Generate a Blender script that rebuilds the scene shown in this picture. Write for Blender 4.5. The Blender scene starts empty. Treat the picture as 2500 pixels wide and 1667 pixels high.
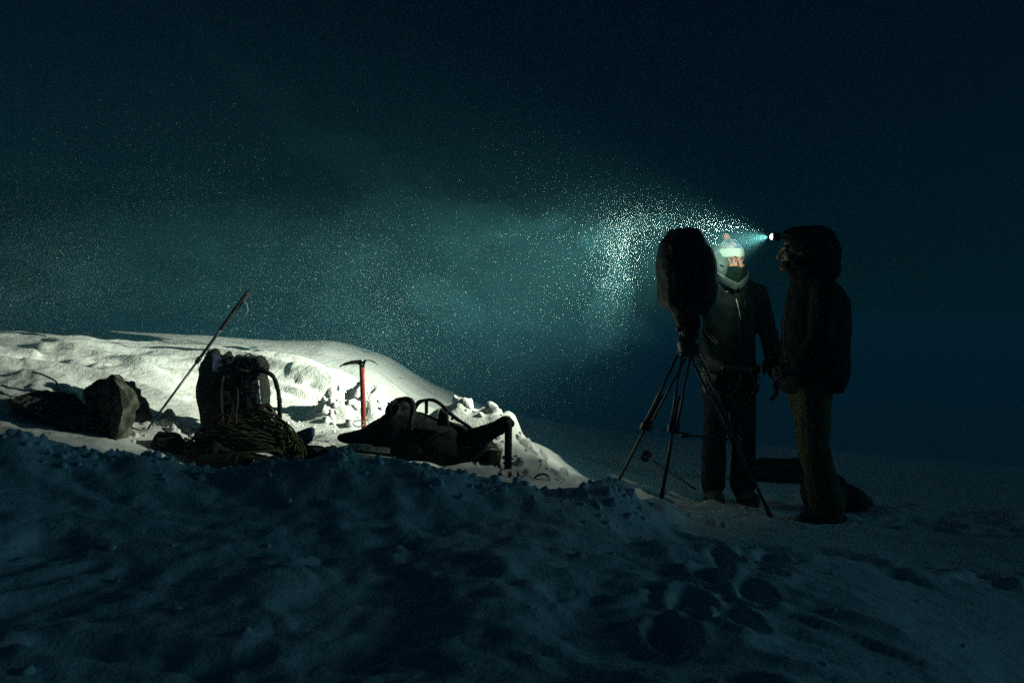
import bpy, bmesh, math, random
import numpy as np
from mathutils import Vector, Matrix, Euler

random.seed(7); rng = np.random.default_rng(7)
scn = bpy.context.scene
C = scn.collection
R = math.radians

# ------------------------------------------------------------------ camera
CAM_Z = 1.15
F = 2431.0                       # focal length in photograph pixels (35 mm on full frame)
cam_d = bpy.data.cameras.new('camera'); cam = bpy.data.objects.new('camera', cam_d); C.objects.link(cam)
cam_d.sensor_width = 36.0; cam_d.lens = 35.0; cam_d.clip_start = 0.05; cam_d.clip_end = 2000
cam.location = (0, 0, CAM_Z); cam.rotation_euler = (R(90), 0, 0)
scn.camera = cam

# ------------------------------------------------------------------ night sky
MOON_FILL_EL, MOON_FILL_AZ = R(8), R(90)     # azimuth from +Y towards +X
w = bpy.data.worlds.new('World'); scn.world = w; w.use_nodes = True
nt = w.node_tree; nt.nodes.clear()
sky = nt.nodes.new('ShaderNodeTexSky'); sky.sky_type = 'NISHITA'; sky.sun_disc = False
sky.sun_elevation = MOON_FILL_EL; sky.sun_rotation = MOON_FILL_AZ
tint = nt.nodes.new('ShaderNodeMix'); tint.data_type = 'RGBA'; tint.blend_type = 'MULTIPLY'
tint.inputs['Factor'].default_value = 1; tint.inputs['B'].default_value = (0.06, 0.52, 1.0, 1)
bg = nt.nodes.new('ShaderNodeBackground'); bg.inputs['Strength'].default_value = 0.0038
wo = nt.nodes.new('ShaderNodeOutputWorld')
nt.links.new(sky.outputs[0], tint.inputs['A']); nt.links.new(tint.outputs['Result'], bg.inputs[0]); nt.links.new(bg.outputs[0], wo.inputs[0])

# faint moonlike sun, added to light the lower right snow
sd = bpy.data.lights.new('moon_fill', 'SUN'); so = bpy.data.objects.new('moon_fill', sd); C.objects.link(so)
sd.energy = 0.21; sd.angle = R(16); sd.color = (0.22, 0.70, 1.0)
mdir = Vector((math.sin(MOON_FILL_AZ)*math.cos(MOON_FILL_EL), math.cos(MOON_FILL_AZ)*math.cos(MOON_FILL_EL), math.sin(MOON_FILL_EL)))
so.rotation_euler = mdir.to_track_quat('Z', 'Y').to_euler()

vs = scn.view_settings
vs.view_transform = 'Standard'; vs.look = 'None'; vs.exposure = 0; vs.gamma = 1; vs.use_curve_mapping = False
scn.cycles.max_bounces = 5; scn.cycles.diffuse_bounces = 3; scn.cycles.volume_bounces = 1
scn.cycles.sample_clamp_indirect = 0.35
scn.cycles.use_denoising = False

LAMP_POWER = 3000.0
LAMP = Vector((1.648, 6.30, 1.812))     # lens of the headlamp
BEAM_AZ, BEAM_EL = R(27), R(-6)         # from -X turned away from the camera; below the horizon
BEAM = Vector((-math.cos(BEAM_AZ)*math.cos(BEAM_EL), math.sin(BEAM_AZ)*math.cos(BEAM_EL), math.sin(BEAM_EL)))

GS = 0.95                               # scale about the camera, for the kit and ground on the left
def P(px, py, d):                       # a point d metres in front of the camera, from its place in the photograph
    if px < 1400: d = d*GS
    return Vector(((px-1250)/F*d, d, CAM_Z-(py-833.5)/F*d))

# ------------------------------------------------------------------ helpers
def hash3(i, j, k, s=0):
    h = (i.astype(np.int64)*374761393 + j.astype(np.int64)*668265263 + k.astype(np.int64)*2147483647 + s*974711) & 0xffffffff
    h = ((h ^ (h >> 13))*1274126177) & 0xffffffff
    return ((h ^ (h >> 16)) & 0xffff)/65535.0
def vnoise(p, s=0):
    p = np.asarray(p, float); i = np.floor(p).astype(np.int64); f = p-i; f = f*f*(3-2*f)
    x, y, z = i[..., 0], i[..., 1], i[..., 2]; fx, fy, fz = f[..., 0], f[..., 1], f[..., 2]
    def c(a, b, d): return hash3(x+a, y+b, z+d, s)
    x00 = c(0,0,0)*(1-fx)+c(1,0,0)*fx; x10 = c(0,1,0)*(1-fx)+c(1,1,0)*fx
    x01 = c(0,0,1)*(1-fx)+c(1,0,1)*fx; x11 = c(0,1,1)*(1-fx)+c(1,1,1)*fx
    return ((x00*(1-fy)+x10*fy)*(1-fz)+(x01*(1-fy)+x11*fy)*fz)*2-1
def fbm(p, o=4, s=0):
    a, t, p = 1.0, 0, np.asarray(p, float)
    for k in range(o):
        t = t+a*vnoise(p+k*17.3, s+k); a *= .5; p = p*2.03
    return t
def pts3(x, y, z=0.0):
    return np.stack([x, y, np.zeros_like(x)+z], -1)

class MB:
    def __init__(s): s.v = []; s.f = []
    def add(s, vs_, fs):
        o = len(s.v); s.v += [tuple(v) for v in vs_]; s.f += [tuple(i+o for i in f) for f in fs]; return s
    def box(s, c, size, rot=None):
        c = Vector(c); M = rot.to_matrix() if isinstance(rot, Euler) else (rot or Matrix.Identity(3))
        h = Vector(size)/2
        vv = [c+M@Vector((a*h.x, b*h.y, d*h.z)) for a in (-1,1) for b in (-1,1) for d in (-1,1)]
        return s.add(vv, [(0,1,3,2),(4,6,7,5),(0,4,5,1),(2,3,7,6),(0,2,6,4),(1,5,7,3)])
    def tube(s, path, rad, n=10, cap=True, flat=None):
        path = [Vector(p) for p in path]; m = len(path)
        if not hasattr(rad, '__len__'): rad = [rad]*m
        rings = []; up = None
        for i, p in enumerate(path):
            t = (path[min(i+1, m-1)]-path[max(i-1, 0)]).normalized()
            if up is None:
                up = Vector((0,0,1)) if abs(t.z) < .9 else Vector((0,1,0))
            a = t.cross(up).normalized(); b = a.cross(t).normalized(); up = b
            rings.append([p+(a*math.cos(2*math.pi*k/n)+b*math.sin(2*math.pi*k/n))*rad[i] for k in range(n)])
        vv = [v for r in rings for v in r]; ff = []
        for i in range(m-1):
            for k in range(n):
                ff.append((i*n+k, i*n+(k+1)%n, (i+1)*n+(k+1)%n, (i+1)*n+k))
        if cap: ff.append(tuple(range(n-1, -1, -1))); ff.append(tuple((m-1)*n+k for k in range(n)))
        return s.add(vv, ff)
    def capsule(s, a, b, ra, rb, n=14, m=5):
        a = Vector(a); b = Vector(b); t = (b-a); L = t.length; t = t/L if L > 1e-6 else Vector((0,0,1))
        path, rad = [], []
        for i in range(m+1):
            th = math.pi/2*(1-i/m); path.append(a-t*ra*math.sin(th)); rad.append(max(ra*math.cos(th), 1e-4))
        for i in range(m+1):
            th = math.pi/2*i/m; path.append(b+t*rb*math.sin(th)); rad.append(max(rb*math.cos(th), 1e-4))
        return s.tube(path, rad, n)
    def ell(s, c, r, rot=None, n=20, m=12):
        c = Vector(c); M = rot.to_matrix() if isinstance(rot, Euler) else (rot or Matrix.Identity(3))
        vv = [c+M@Vector((0,0,r[2]))]
        for i in range(1, m):
            th = math.pi*i/m
            for k in range(n):
                ph = 2*math.pi*k/n
                vv.append(c+M@Vector((r[0]*math.sin(th)*math.cos(ph), r[1]*math.sin(th)*math.sin(ph), r[2]*math.cos(th))))
        vv.append(c+M@Vector((0,0,-r[2]))); ff = []
        for k in range(n): ff.append((0, 1+k, 1+(k+1)%n))
        for i in range(m-2):
            for k in range(n):
                a = 1+i*n+k; b = 1+i*n+(k+1)%n; ff.append((a, a+n, b+n, b))
        l = len(vv)-1
        for k in range(n): ff.append((l, 1+(m-2)*n+(k+1)%n, 1+(m-2)*n+k))
        return s.add(vv, ff)
    def loft(s, secs, n=40, axis='z', e=2.6):
        """secs: (t, c1, c2, r1, r2) superellipse rings along axis z (c1,c2 = x,y) or x (c1,c2 = y,z)"""
        vv = []
        for t, c1, c2, r1, r2 in secs:
            for k in range(n):
                ph = 2*math.pi*k/n; c_, s_ = math.cos(ph), math.sin(ph)
                a = c1+r1*math.copysign(abs(c_)**(2/e), c_); b = c2+r2*math.copysign(abs(s_)**(2/e), s_)
                vv.append((a, b, t) if axis == 'z' else (t, a, b))
        ff = []; m = len(secs)
        for i in range(m-1):
            for k in range(n): ff.append((i*n+k, i*n+(k+1)%n, (i+1)*n+(k+1)%n, (i+1)*n+k))
        ff.append(tuple(range(n-1, -1, -1))); ff.append(tuple((m-1)*n+k for k in range(n)))
        return s.add(vv, ff)
    def ribbon(s, path, width, thick, side):
        """strap of rectangular section along path; side = width direction (one vector or one per point)"""
        path = [Vector(p) for p in path]; m = len(path); vv = []; ff = []
        for i, p in enumerate(path):
            t = (path[min(i+1, m-1)]-path[max(i-1, 0)]).normalized()
            sd_ = Vector(side[i] if isinstance(side, list) else side); sd_ = (sd_-t*sd_.dot(t)).normalized(); nn = t.cross(sd_)
            wd = width[i] if hasattr(width, '__len__') else width
            vv += [p+sd_*wd/2+nn*thick/2, p-sd_*wd/2+nn*thick/2, p-sd_*wd/2-nn*thick/2, p+sd_*wd/2-nn*thick/2]
        for i in range(m-1):
            for k in range(4): ff.append((i*4+k, i*4+(k+1)%4, i*4+4+(k+1)%4, i*4+4+k))
        ff.append((3,2,1,0)); ff.append(tuple((m-1)*4+k for k in range(4)))
        return s.add(vv, ff)
    def plate(s, outline, thick, origin, ux, uy):
        """flat plate: 2-D outline in the plane (ux, uy), with thickness"""
        o = Vector(origin); ux = Vector(ux).normalized(); uy = Vector(uy).normalized(); nn = ux.cross(uy)
        n = len(outline)
        vv = [o+ux*a+uy*b+nn*thick/2 for a, b in outline]+[o+ux*a+uy*b-nn*thick/2 for a, b in outline]
        ff = [tuple(range(n)), tuple(range(2*n-1, n-1, -1))]+[(i, i+n, (i+1)%n+n, (i+1)%n) for i in range(n)]
        return s.add(vv, ff)
    def mesh(s, name, smooth=True):
        me = bpy.data.meshes.new(name); me.from_pydata(s.v, [], s.f); me.update()
        bm = bmesh.new(); bm.from_mesh(me); bmesh.ops.recalc_face_normals(bm, faces=bm.faces); bm.to_mesh(me); bm.free()
        me.polygons.foreach_set('use_smooth', [smooth]*len(me.polygons)); return me
    def build(s, name, mat, parent=None, smooth=True, bevel=0, subdiv=0):
        me = s.mesh(name, smooth); return link(name, me, mat, parent, bevel, subdiv)
    def remesh(s, name, voxel, mat, parent=None, smooth=2, wrinkle=None):
        me = s.mesh('tmp'); o = bpy.data.objects.new('tmp', me); C.objects.link(o)
        md = o.modifiers.new('r', 'REMESH'); md.mode = 'VOXEL'; md.voxel_size = voxel
        if smooth:
            sm = o.modifiers.new('s', 'SMOOTH'); sm.iterations = smooth; sm.factor = .5
        dg = bpy.context.evaluated_depsgraph_get(); ev = o.evaluated_get(dg)
        me2 = bpy.data.meshes.new_from_object(ev); bpy.data.objects.remove(o); bpy.data.meshes.remove(me)
        me2.name = name
        if wrinkle: displace(me2, wrinkle)
        me2.polygons.foreach_set('use_smooth', [True]*len(me2.polygons))
        return link(name, me2, mat, parent)

def displace(me, fn):
    n = len(me.vertices); co = np.empty(n*3); me.vertices.foreach_get('co', co); co = co.reshape(-1, 3)
    no = np.empty(n*3); me.vertices.foreach_get('normal', no); no = no.reshape(-1, 3)
    co = co+no*fn(co)[:, None]
    me.vertices.foreach_set('co', co.ravel()); me.update()

def link(name, me, mat, parent=None, bevel=0, subdiv=0):
    o = bpy.data.objects.new(name, me); C.objects.link(o)
    if mat is not None and not me.materials: me.materials.append(mat)
    if parent is not None:
        o.parent = parent
    if bevel:
        b = o.modifiers.new('bevel', 'BEVEL'); b.width = bevel; b.segments = 2; b.limit_method = 'ANGLE'
    if subdiv:
        b = o.modifiers.new('sub', 'SUBSURF'); b.levels = subdiv; b.render_levels = subdiv
    return o
def empty(name, loc=(0,0,0), rz=0.0):
    o = bpy.data.objects.new(name, None); C.objects.link(o); o.location = loc; o.rotation_euler = (0,0,rz); o.empty_display_size = .1
    return o
def tag(o, label=None, cat=None, group=None, kind=None):
    if label: o['label'] = label
    if cat: o['category'] = cat
    if group: o['group'] = group
    if kind: o['kind'] = kind
    return o
def smoothpath(pts, k=6):
    pts = [Vector(p) for p in pts]; out = []
    for i in range(len(pts)-1):
        p0 = pts[max(i-1, 0)]; p1 = pts[i]; p2 = pts[i+1]; p3 = pts[min(i+2, len(pts)-1)]
        for j in range(k):
            t = j/k
            out.append(.5*((2*p1)+(p2-p0)*t+(2*p0-5*p1+4*p2-p3)*t*t+(3*p1-p0-3*p2+p3)*t**3))
    out.append(pts[-1]); return out

# ------------------------------------------------------------------ materials
def mat(name, col, rough=.8, col2=None, scale=20, bump=0, bscale=200, spec=.3, metal=0, weave=False, emit=None, lo=.35, hi=.65, det=4):
    m = bpy.data.materials.new(name); m.use_nodes = True; t = m.node_tree; b = t.nodes['Principled BSDF']
    b.inputs['Base Color'].default_value = (*col, 1); b.inputs['Roughness'].default_value = rough
    b.inputs['Specular IOR Level'].default_value = spec; b.inputs['Metallic'].default_value = metal
    tc = t.nodes.new('ShaderNodeTexCoord')
    if col2 is not None:
        n = t.nodes.new('ShaderNodeTexNoise'); n.inputs['Scale'].default_value = scale; n.inputs['Detail'].default_value = det
        r = t.nodes.new('ShaderNodeValToRGB'); r.color_ramp.elements[0].position = lo; r.color_ramp.elements[1].position = hi
        r.color_ramp.elements[0].color = (*col, 1); r.color_ramp.elements[1].color = (*col2, 1)
        t.links.new(tc.outputs['Object'], n.inputs['Vector']); t.links.new(n.outputs['Fac'], r.inputs[0]); t.links.new(r.outputs[0], b.inputs['Base Color'])
    if bump:
        n = t.nodes.new('ShaderNodeTexNoise'); n.inputs['Scale'].default_value = bscale; n.inputs['Detail'].default_value = 3
        bp = t.nodes.new('ShaderNodeBump'); bp.inputs['Strength'].default_value = bump; bp.inputs['Distance'].default_value = .01
        t.links.new(tc.outputs['Object'], n.inputs['Vector']); t.links.new(n.outputs['Fac'], bp.inputs['Height']); t.links.new(bp.outputs[0], b.inputs['Normal'])
    if emit:
        b.inputs['Emission Color'].default_value = (*emit[0], 1); b.inputs['Emission Strength'].default_value = emit[1]
    return m
M = {}
M['snow'] = mat('wind packed snow', (.78, .82, .79), .85, (.84, .86, .82), 1.4, .22, 90, .2)
M['clod'] = mat('loose snow clods', (.78, .82, .82), .85, (.84, .86, .85), 9, .6, 70, .25)
M['flake'] = mat('snow flakes', (.72, .92, .95), .7)
M['rock'] = mat('frosted grey rock', (.045, .05, .042), .9, (.20, .21, .16), 13, 1, 30, .2, lo=.42, hi=.62, det=8)
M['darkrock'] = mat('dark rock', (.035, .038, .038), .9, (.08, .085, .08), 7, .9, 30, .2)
M['black'] = mat('black nylon', (.014, .015, .015), .7, (.026, .028, .027), 30, .5, 300, .25)
M['packfab'] = mat('dark pack fabric dusted with snow', (.008, .0095, .008), .8, (.028, .034, .028), 26, .6, 160, .25, lo=.50, hi=.78)
M['frost'] = mat('snow crusted mesh panel', (.05, .06, .05), .85, (.55, .6, .55), 30, .7, 90, .2, lo=.42, hi=.6)
M['web'] = mat('black webbing', (.016, .018, .017), .75, None, 1, .4, 400, .2)
M['blue'] = mat('navy fabric', (.02, .04, .09), .8, (.05, .08, .15), 40)
M['rope'] = mat('olive climbing rope', (.034, .040, .015), .9, (.09, .092, .042), 60, .6, 300, .2)
M['rope2'] = mat('brown climbing rope', (.10, .05, .03), .85, (.05, .03, .02), 60, .6, 300, .2)
M['red'] = mat('red anodised shaft', (.40, .055, .03), .45, (.28, .04, .022), 24, .1, 200, .5)
M['steel'] = mat('dark forged steel', (.09, .095, .08), .5, (.045, .05, .045), 40, .2, 90, .5, .6)
M['alu'] = mat('pale aluminium', (.62, .66, .58), .4, (.5, .54, .48), 30, .1, 80, .5, .5)
M['carbon'] = mat('dark pole shaft', (.03, .045, .06), .35, None, 1, 0, 1, .5)
M['strapblue'] = mat('grey blue wrist strap', (.10, .16, .20), .8)
M['cover'] = mat('black rain cover', (.010, .011, .011), .7, (.020, .021, .020), 14, .3, 40, .25)
M['jacket'] = mat('dark teal shell jacket', (.0035, .0085, .0075), .6, (.006, .014, .012), 18, .3, 60, .05)
M['hoodfab'] = mat('dark green hood', (.05, .085, .07), .7, (.08, .12, .10), 40, .4, 120, .3)
M['pants'] = mat('black shell trousers', (.008, .008, .010), .75, (.013, .013, .016), 14, .3, 60, .12)
M['parka'] = mat('black parka', (.008, .009, .009), .85, (.014, .013, .014), 14, .3, 60, .15)
M['olive'] = mat('olive trousers', (.055, .066, .022), .9, (.08, .092, .036), 22, .4, 60, .2)
M['boot'] = mat('black boot', (.012, .012, .012), .6, (.05, .055, .05), 30, .3, 80, .3)
M['gaiter'] = mat('dark green fleece tube', (.008, .022, .016), .95, (.05, .07, .055), 120, .8, 300, .1, lo=.62, hi=.75)
M['skin'] = mat('skin', (.58, .34, .22), .55, (.50, .27, .17), 30, .15, 200, .35)
M['white'] = mat('eye white', (.7, .68, .62), .3)
M['iris'] = mat('dark iris', (.02, .015, .01), .2)
M['brow'] = mat('brown hair', (.05, .028, .015), .8)
M['pom'] = mat('salmon wool', (.62, .27, .20), .95, (.75, .42, .33), 90, 1, 160, .1)
M['reflect'] = mat('pale zip piping', (.6, .66, .6), .4)
M['orange'] = mat('pale orange buckle', (.8, .5, .32), .5)
M['olivepouch'] = mat('worn olive canvas', (.11, .10, .06), .9, (.19, .18, .12), 30, .6, 120, .2)
M['lens'] = mat('lit lens', (1, 1, 1), .3, emit=((1.0, 1.0, .9), 10))
M['plastic'] = mat('black plastic', (.015, .015, .015), .4, spec=.4)

# snow texture: two scales of bump
def snow_nodes(m, d1=.02):
    t = m.node_tree; b = t.nodes['Principled BSDF']; bp0 = [n for n in t.nodes if n.type == 'BUMP'][0]
    tc = [n for n in t.nodes if n.type == 'TEX_COORD'][0]
    n = t.nodes.new('ShaderNodeTexNoise'); n.inputs['Scale'].default_value = 16; n.inputs['Detail'].default_value = 6; n.inputs['Roughness'].default_value = .62
    bp = t.nodes.new('ShaderNodeBump'); bp.inputs['Strength'].default_value = .7; bp.inputs['Distance'].default_value = d1
    t.links.new(tc.outputs['Object'], n.inputs['Vector']); t.links.new(n.outputs['Fac'], bp.inputs['Height'])
    t.links.new(bp.outputs[0], bp0.inputs['Normal'])
snow_nodes(M['snow']); snow_nodes(M['clod'], .015)

# knitted hat: mint band and patterned crown, by height in the hat's own space
def hat_material():
    m = mat('mint and blue knitted wool', (.50, .80, .55), .95, spec=.1); t = m.node_tree; b = t.nodes['Principled BSDF']
    tc = [n for n in t.nodes if n.type == 'TEX_COORD'][0]
    sx = t.nodes.new('ShaderNodeSeparateXYZ'); t.links.new(tc.outputs['Object'], sx.inputs[0])
    vo = t.nodes.new('ShaderNodeTexVoronoi'); vo.inputs['Scale'].default_value = 34
    t.links.new(tc.outputs['Object'], vo.inputs['Vector'])
    rp = t.nodes.new('ShaderNodeValToRGB'); rp.color_ramp.interpolation = 'CONSTANT'
    for i, (p, c) in enumerate([(0, (.08, .18, .36)), (.35, (.55, .62, .60)), (.6, (.42, .33, .34)), (.8, (.30, .45, .50))]):
        if i < 2: e = rp.color_ramp.elements[i]; e.position = p
        else: e = rp.color_ramp.elements.new(p)
        e.color = (*c, 1)
    t.links.new(vo.outputs['Color'], rp.inputs[0])
    zr = t.nodes.new('ShaderNodeValToRGB'); zr.color_ramp.interpolation = 'CONSTANT'
    zr.color_ramp.elements[0].color = (0,0,0,1); zr.color_ramp.elements[1].position = .5; zr.color_ramp.elements[1].color = (1,1,1,1)
    mp = t.nodes.new('ShaderNodeMapRange'); mp.inputs['From Min'].default_value = 1.60; mp.inputs['From Max'].default_value = 1.82
    t.links.new(sx.outputs['Z'], mp.inputs['Value']); t.links.new(mp.outputs[0], zr.inputs[0])
    mx = t.nodes.new('ShaderNodeMix'); mx.data_type = 'RGBA'; mx.inputs['A'].default_value = (.62, .84, .66, 1)
    t.links.new(zr.outputs[0], mx.inputs['Factor']); t.links.new(rp.outputs[0], mx.inputs['B']); t.links.new(mx.outputs['Result'], b.inputs['Base Color'])
    wv = t.nodes.new('ShaderNodeTexNoise'); wv.inputs['Scale'].default_value = 240
    bp = t.nodes.new('ShaderNodeBump'); bp.inputs['Strength'].default_value = .6; bp.inputs['Distance'].default_value = .006
    t.links.new(tc.outputs['Object'], wv.inputs['Vector']); t.links.new(wv.outputs['Fac'], bp.inputs['Height']); t.links.new(bp.outputs[0], b.inputs['Normal'])
    return m
M['hat'] = hat_material()

# ------------------------------------------------------------------ terrain
def px_row(y, pp): return [((px-1250)/F*y, CAM_Z-(py-833.5)/F*y) for px, py in pp]
ROWS = [
 (-40, [(-300, -3), (300, -3)]),
 (-3, [(-60, .3), (0, .1), (60, .1)]),
 (2.0, [(-9, .45), (-1.5, .28), (0, .24), (.72, .27), (1.6, -.06), (3, -.5), (9, -1.4)]),
 (3.4, [(-9, .6), (-2.2, .40), (0, .30), (.9, .24), (1.25, .21), (2.2, -.14), (4, -.6), (9, -1.4)]),
 (4.25, [(-9, .8), (-2.6, .53), (-1, .43), (0, .36), (.6, .28), (1.2, .18), (1.55, .14), (2.3, -.04), (4, -.4), (9, -1)]),
 (4.75, [(-9, .95)]+px_row(4.75, [(-300, 1085), (0, 1074), (60, 1072), (118, 1102), (185, 1116), (300, 1128), (400, 1134), (520, 1138), (624, 1120), (740, 1136), (800, 1122),
         (890, 1130), (980, 1126), (1070, 1136), (1135, 1146), (1180, 1164), (1270, 1187), (1356, 1200), (1407, 1190), (1445, 1168), (1485, 1150), (1520, 1172), (1590, 1240), (1700, 1310), (1900, 1345), (2100, 1370), (2400, 1430)])+[(9, -.5)]),
 (5.5, [(-9, 1.0), (-2.9, .58), (-2.2, .48), (-1.4, .30), (0, .28), (.5, .22), (.9, .11), (2, .06), (9, -.1)]),
 (6.3, [(-9, 1.1), (-3.3, .72), (-2.6, .53), (-1.9, .34), (-1.1, .32), (-.2, .33), (.15, .28), (.5, .17), (1.2, .075), (2, .01), (3, -.04), (9, -.2)]),
 (7.0, [(-9, 1.2), (-3.6, .88), (-2.6, .62), (-1.9, .45), (-1.1, .50), (-.5, .60), (-.1, .60), (.10, .44), (.35, .25), (.6, .12), (1.2, .05), (2, .0), (9, -.3)]),
 (8.2, [(-10, 1.25), (-4.3, 1.03), (-3, .86), (-2, .74), (-1.45, .70), (-1.1, .56), (-.6, .36), (0, .22), (.7, .08), (2, 0), (9, -.4)]),
 (11.0, [(-14, 1.5), (-5.66, 1.315), (-3.8, 1.245), (-1.9, 1.16), (-1.4, 1.00), (-.95, .68), (0, .22), (1, .08), (3, .0), (12, -.7)]),
 (14.0, [(-20, 1.3), (-7, 1.15), (-2, .75), (0, .2), (3, -.4), (14, -1.5)]),
 (25.0, [(-40, .3), (-10, -.2), (0, -1.6), (6, -2.2), (40, -4)]),
 (70.0, [(-90, -5), (0, -7), (90, -10)]),
 (420.0, [(-420, -13), (420, -14)]),
]
def axis(fine0, fine1, step, lo, hi):
    a = list(np.arange(fine0, fine1+1e-6, step)); s = step; v = fine1
    while v < hi: s *= 1.16; v += s; a.append(min(v, hi))
    s = step; v = fine0; pre = []
    while v > lo: s *= 1.16; v -= s; pre.append(max(v, lo))
    return np.array(pre[::-1]+a)
GX = axis(-4.6, 3.2, .022, -400, 400); GY = axis(2.0, 9.8, .022, -38, 410)
ry = np.array([r[0] for r in ROWS], float)
prof = np.array([np.interp(GX, [a for a, b in r[1]], [b for a, b in r[1]]) for r in ROWS])   # rows x GX
# monotone cubic along y
dlt = (prof[1:]-prof[:-1])/(ry[1:]-ry[:-1])[:, None]
mm = np.zeros_like(prof); mm[0] = dlt[0]; mm[-1] = dlt[-1]
prod = dlt[1:]*dlt[:-1]; mm[1:-1] = np.where(prod > 0, 2*prod/np.where(np.abs(dlt[1:]+dlt[:-1]) < 1e-9, 1e-9, dlt[1:]+dlt[:-1]), 0)
ii = np.clip(np.searchsorted(ry, GY)-1, 0, len(ry)-2); hh = (ry[ii+1]-ry[ii])[:, None]; tt = ((GY-ry[ii])/(ry[ii+1]-ry[ii]))[:, None]
Z = (2*tt**3-3*tt**2+1)*prof[ii]+(tt**3-2*tt**2+tt)*hh*mm[ii]+(-2*tt**3+3*tt**2)*prof[ii+1]+(tt**3-tt**2)*hh*mm[ii+1]
def blur(a, k):
    for ax in (0, 1):
        for _ in range(k):
            b = np.copy(a)
            if ax == 0: b[1:-1] = (a[:-2]+2*a[1:-1]+a[2:])/4
            else: b[:, 1:-1] = (a[:, :-2]+2*a[:, 1:-1]+a[:, 2:])/4
            a = b
    return a
Z = blur(Z, 10)
XX, YY = np.meshgrid(GX, GY)
near = np.clip(1-np.maximum(np.abs(XX)-6, 0)/8, 0, 1)*np.clip(1-np.maximum(YY-14, 0)/12, 0, 1)
# wind scoured drifts on the slope, elongated left-right
sl = np.clip((YY-7.2)/1.0, 0, 1)*np.clip((1.5-XX)/2, 0, 1)*near
ua = XX*.42+YY*.9; ub = XX*.9-YY*.42            # wind direction
wav = pts3(ua*1.5+.35*vnoise(pts3(XX*.7, YY*.7, 2), 4), ub*.42, 3)
rid = 1-np.abs(fbm(wav, 3, 5)); farf = np.clip((10.3-YY)/1.6, .15, 1)
sca = fbm(pts3(ua*1.3, ub*.55, 23), 4, 27); scarp = np.clip(sca/.10, 0, 1); scarp = scarp*scarp*(3-2*scarp); sc2 = np.clip((fbm(pts3(ua*2.6, ub*1.2, 33), 4, 29)-.15)/.08, 0, 1)
Z += sl*farf*(.20*(rid-.6)+.075*fbm(pts3(ua*3.2, ub*1.1, 9), 3, 8)+.05*scarp+.022*sc2+.010*fbm(pts3(ua*9, ub*3, 13), 3, 19))
# broken, trodden snow round the gear and on the bank
lump = fbm(pts3(XX*2.6, YY*2.6, 1), 4, 11); lump2 = fbm(pts3(XX*9, YY*9, 2), 3, 21)
trod = np.exp(-((YY-6.5)/1.0)**2)*near
Z += trod*(.035*lump+.012*lump2)
fore = np.clip((5.2-YY)/.6, 0, 1)*near*(1-.65*np.clip((XX-.9)/.5, 0, 1)*np.clip((4.7-YY)/.4, 0, 1))
wx = XX+.25*fbm(pts3(XX*1.4, YY*1.4, 71), 2, 73); wy = YY+.25*fbm(pts3(XX*1.4, YY*1.4, 75), 2, 77)
chunk = fbm(pts3(wx*2.3, wy*2.9, 4), 5, 31); crust = np.clip((fbm(pts3(wx*1.7, wy*2.6, 41), 4, 43)-.05)/.10, 0, 1)
Z += fore*(.040*chunk+.022*crust+.030*np.maximum(0, fbm(pts3(wx*6, wy*7, 7), 3, 41)-.25)+.008*fbm(pts3(XX*16, YY*16, 2), 2, 47))
# boot prints trodden up to the tripod
for k in range(9):
    fx, fy = .55+.07*k+(.09 if k % 2 else -.09), 2.9+.20*k
    dd = ((XX-fx)/.06)**2+((YY-fy)/.13)**2
    Z += -.05*np.exp(-dd**2)+.016*np.exp(-(dd-2.2)**2)
cr = np.exp(-((YY-4.75)/.22)**2)*near
Z += cr*(.02*fbm(pts3(XX*11, YY*11, 5), 3, 51)+.035*fbm(pts3(XX*3.2, YY*3.2, 15), 3, 53))
# hillocks of shovelled snow: x, y, radius, height
for cx, cy, r, h in [(-1.18, 7.75, .26, .20), (-1.40, 7.62, .15, .13), (-.97, 7.7, .18, .12), (-1.25, 7.5, .1, .07), (-1.05, 7.52, .08, .07), (-.50, 7.1, .22, .10), (-.30, 7.0, .14, .08),
                     (-.05, 6.9, .2, .12), (.12, 6.6, .16, .07), (-2.32, 6.75, .14, .08), (-2.08, 6.7, .12, .09), (-3.3, 7.15, .3, .12),
                     (.30, 6.45, .2, .05), (.02, 6.95, .07, .06), (.17, 6.85, .06, .05), (-.18, 7.02, .05, .05), (-.36, 7.05, .06, .04), (1.17, 6.15, .14, .05), (.83, 5.75, .17, .15), (1.3, 6.5, .12, .05)]:
    dd = ((XX-cx)**2+(YY-cy)**2)/r**2
    Z += h*np.exp(-dd*1.3)*(1+.35*fbm(pts3(XX*8, YY*8, 6), 3, 61)-.3*np.abs(fbm(pts3(XX*11, YY*11, 8), 2, 65)))
# the left part of the ground is scaled about the camera, like its kit
def bil(xq, yq):
    i = np.clip(np.searchsorted(GX, xq)-1, 0, len(GX)-2); j = np.clip(np.searchsorted(GY, yq)-1, 0, len(GY)-2)
    u = np.clip((xq-GX[i])/(GX[i+1]-GX[i]), 0, 1); v = np.clip((yq-GY[j])/(GY[j+1]-GY[j]), 0, 1)
    return Z[j,i]*(1-u)*(1-v)+Z[j,i+1]*u*(1-v)+Z[j+1,i]*(1-u)*v+Z[j+1,i+1]*u*v
tm = np.clip((XX-.15)/.45, 0, 1); tm = tm*tm*(3-2*tm); tm = 1-(1-tm)*np.clip((YY-3.4)/1.2, 0, 1)*np.clip((60-YY)/30, 0, 1)
Z = tm*Z+(1-tm)*(GS*bil(XX/GS, YY/GS)+.0575)  # shrunk about the camera; the added constant is the camera height's share
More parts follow.
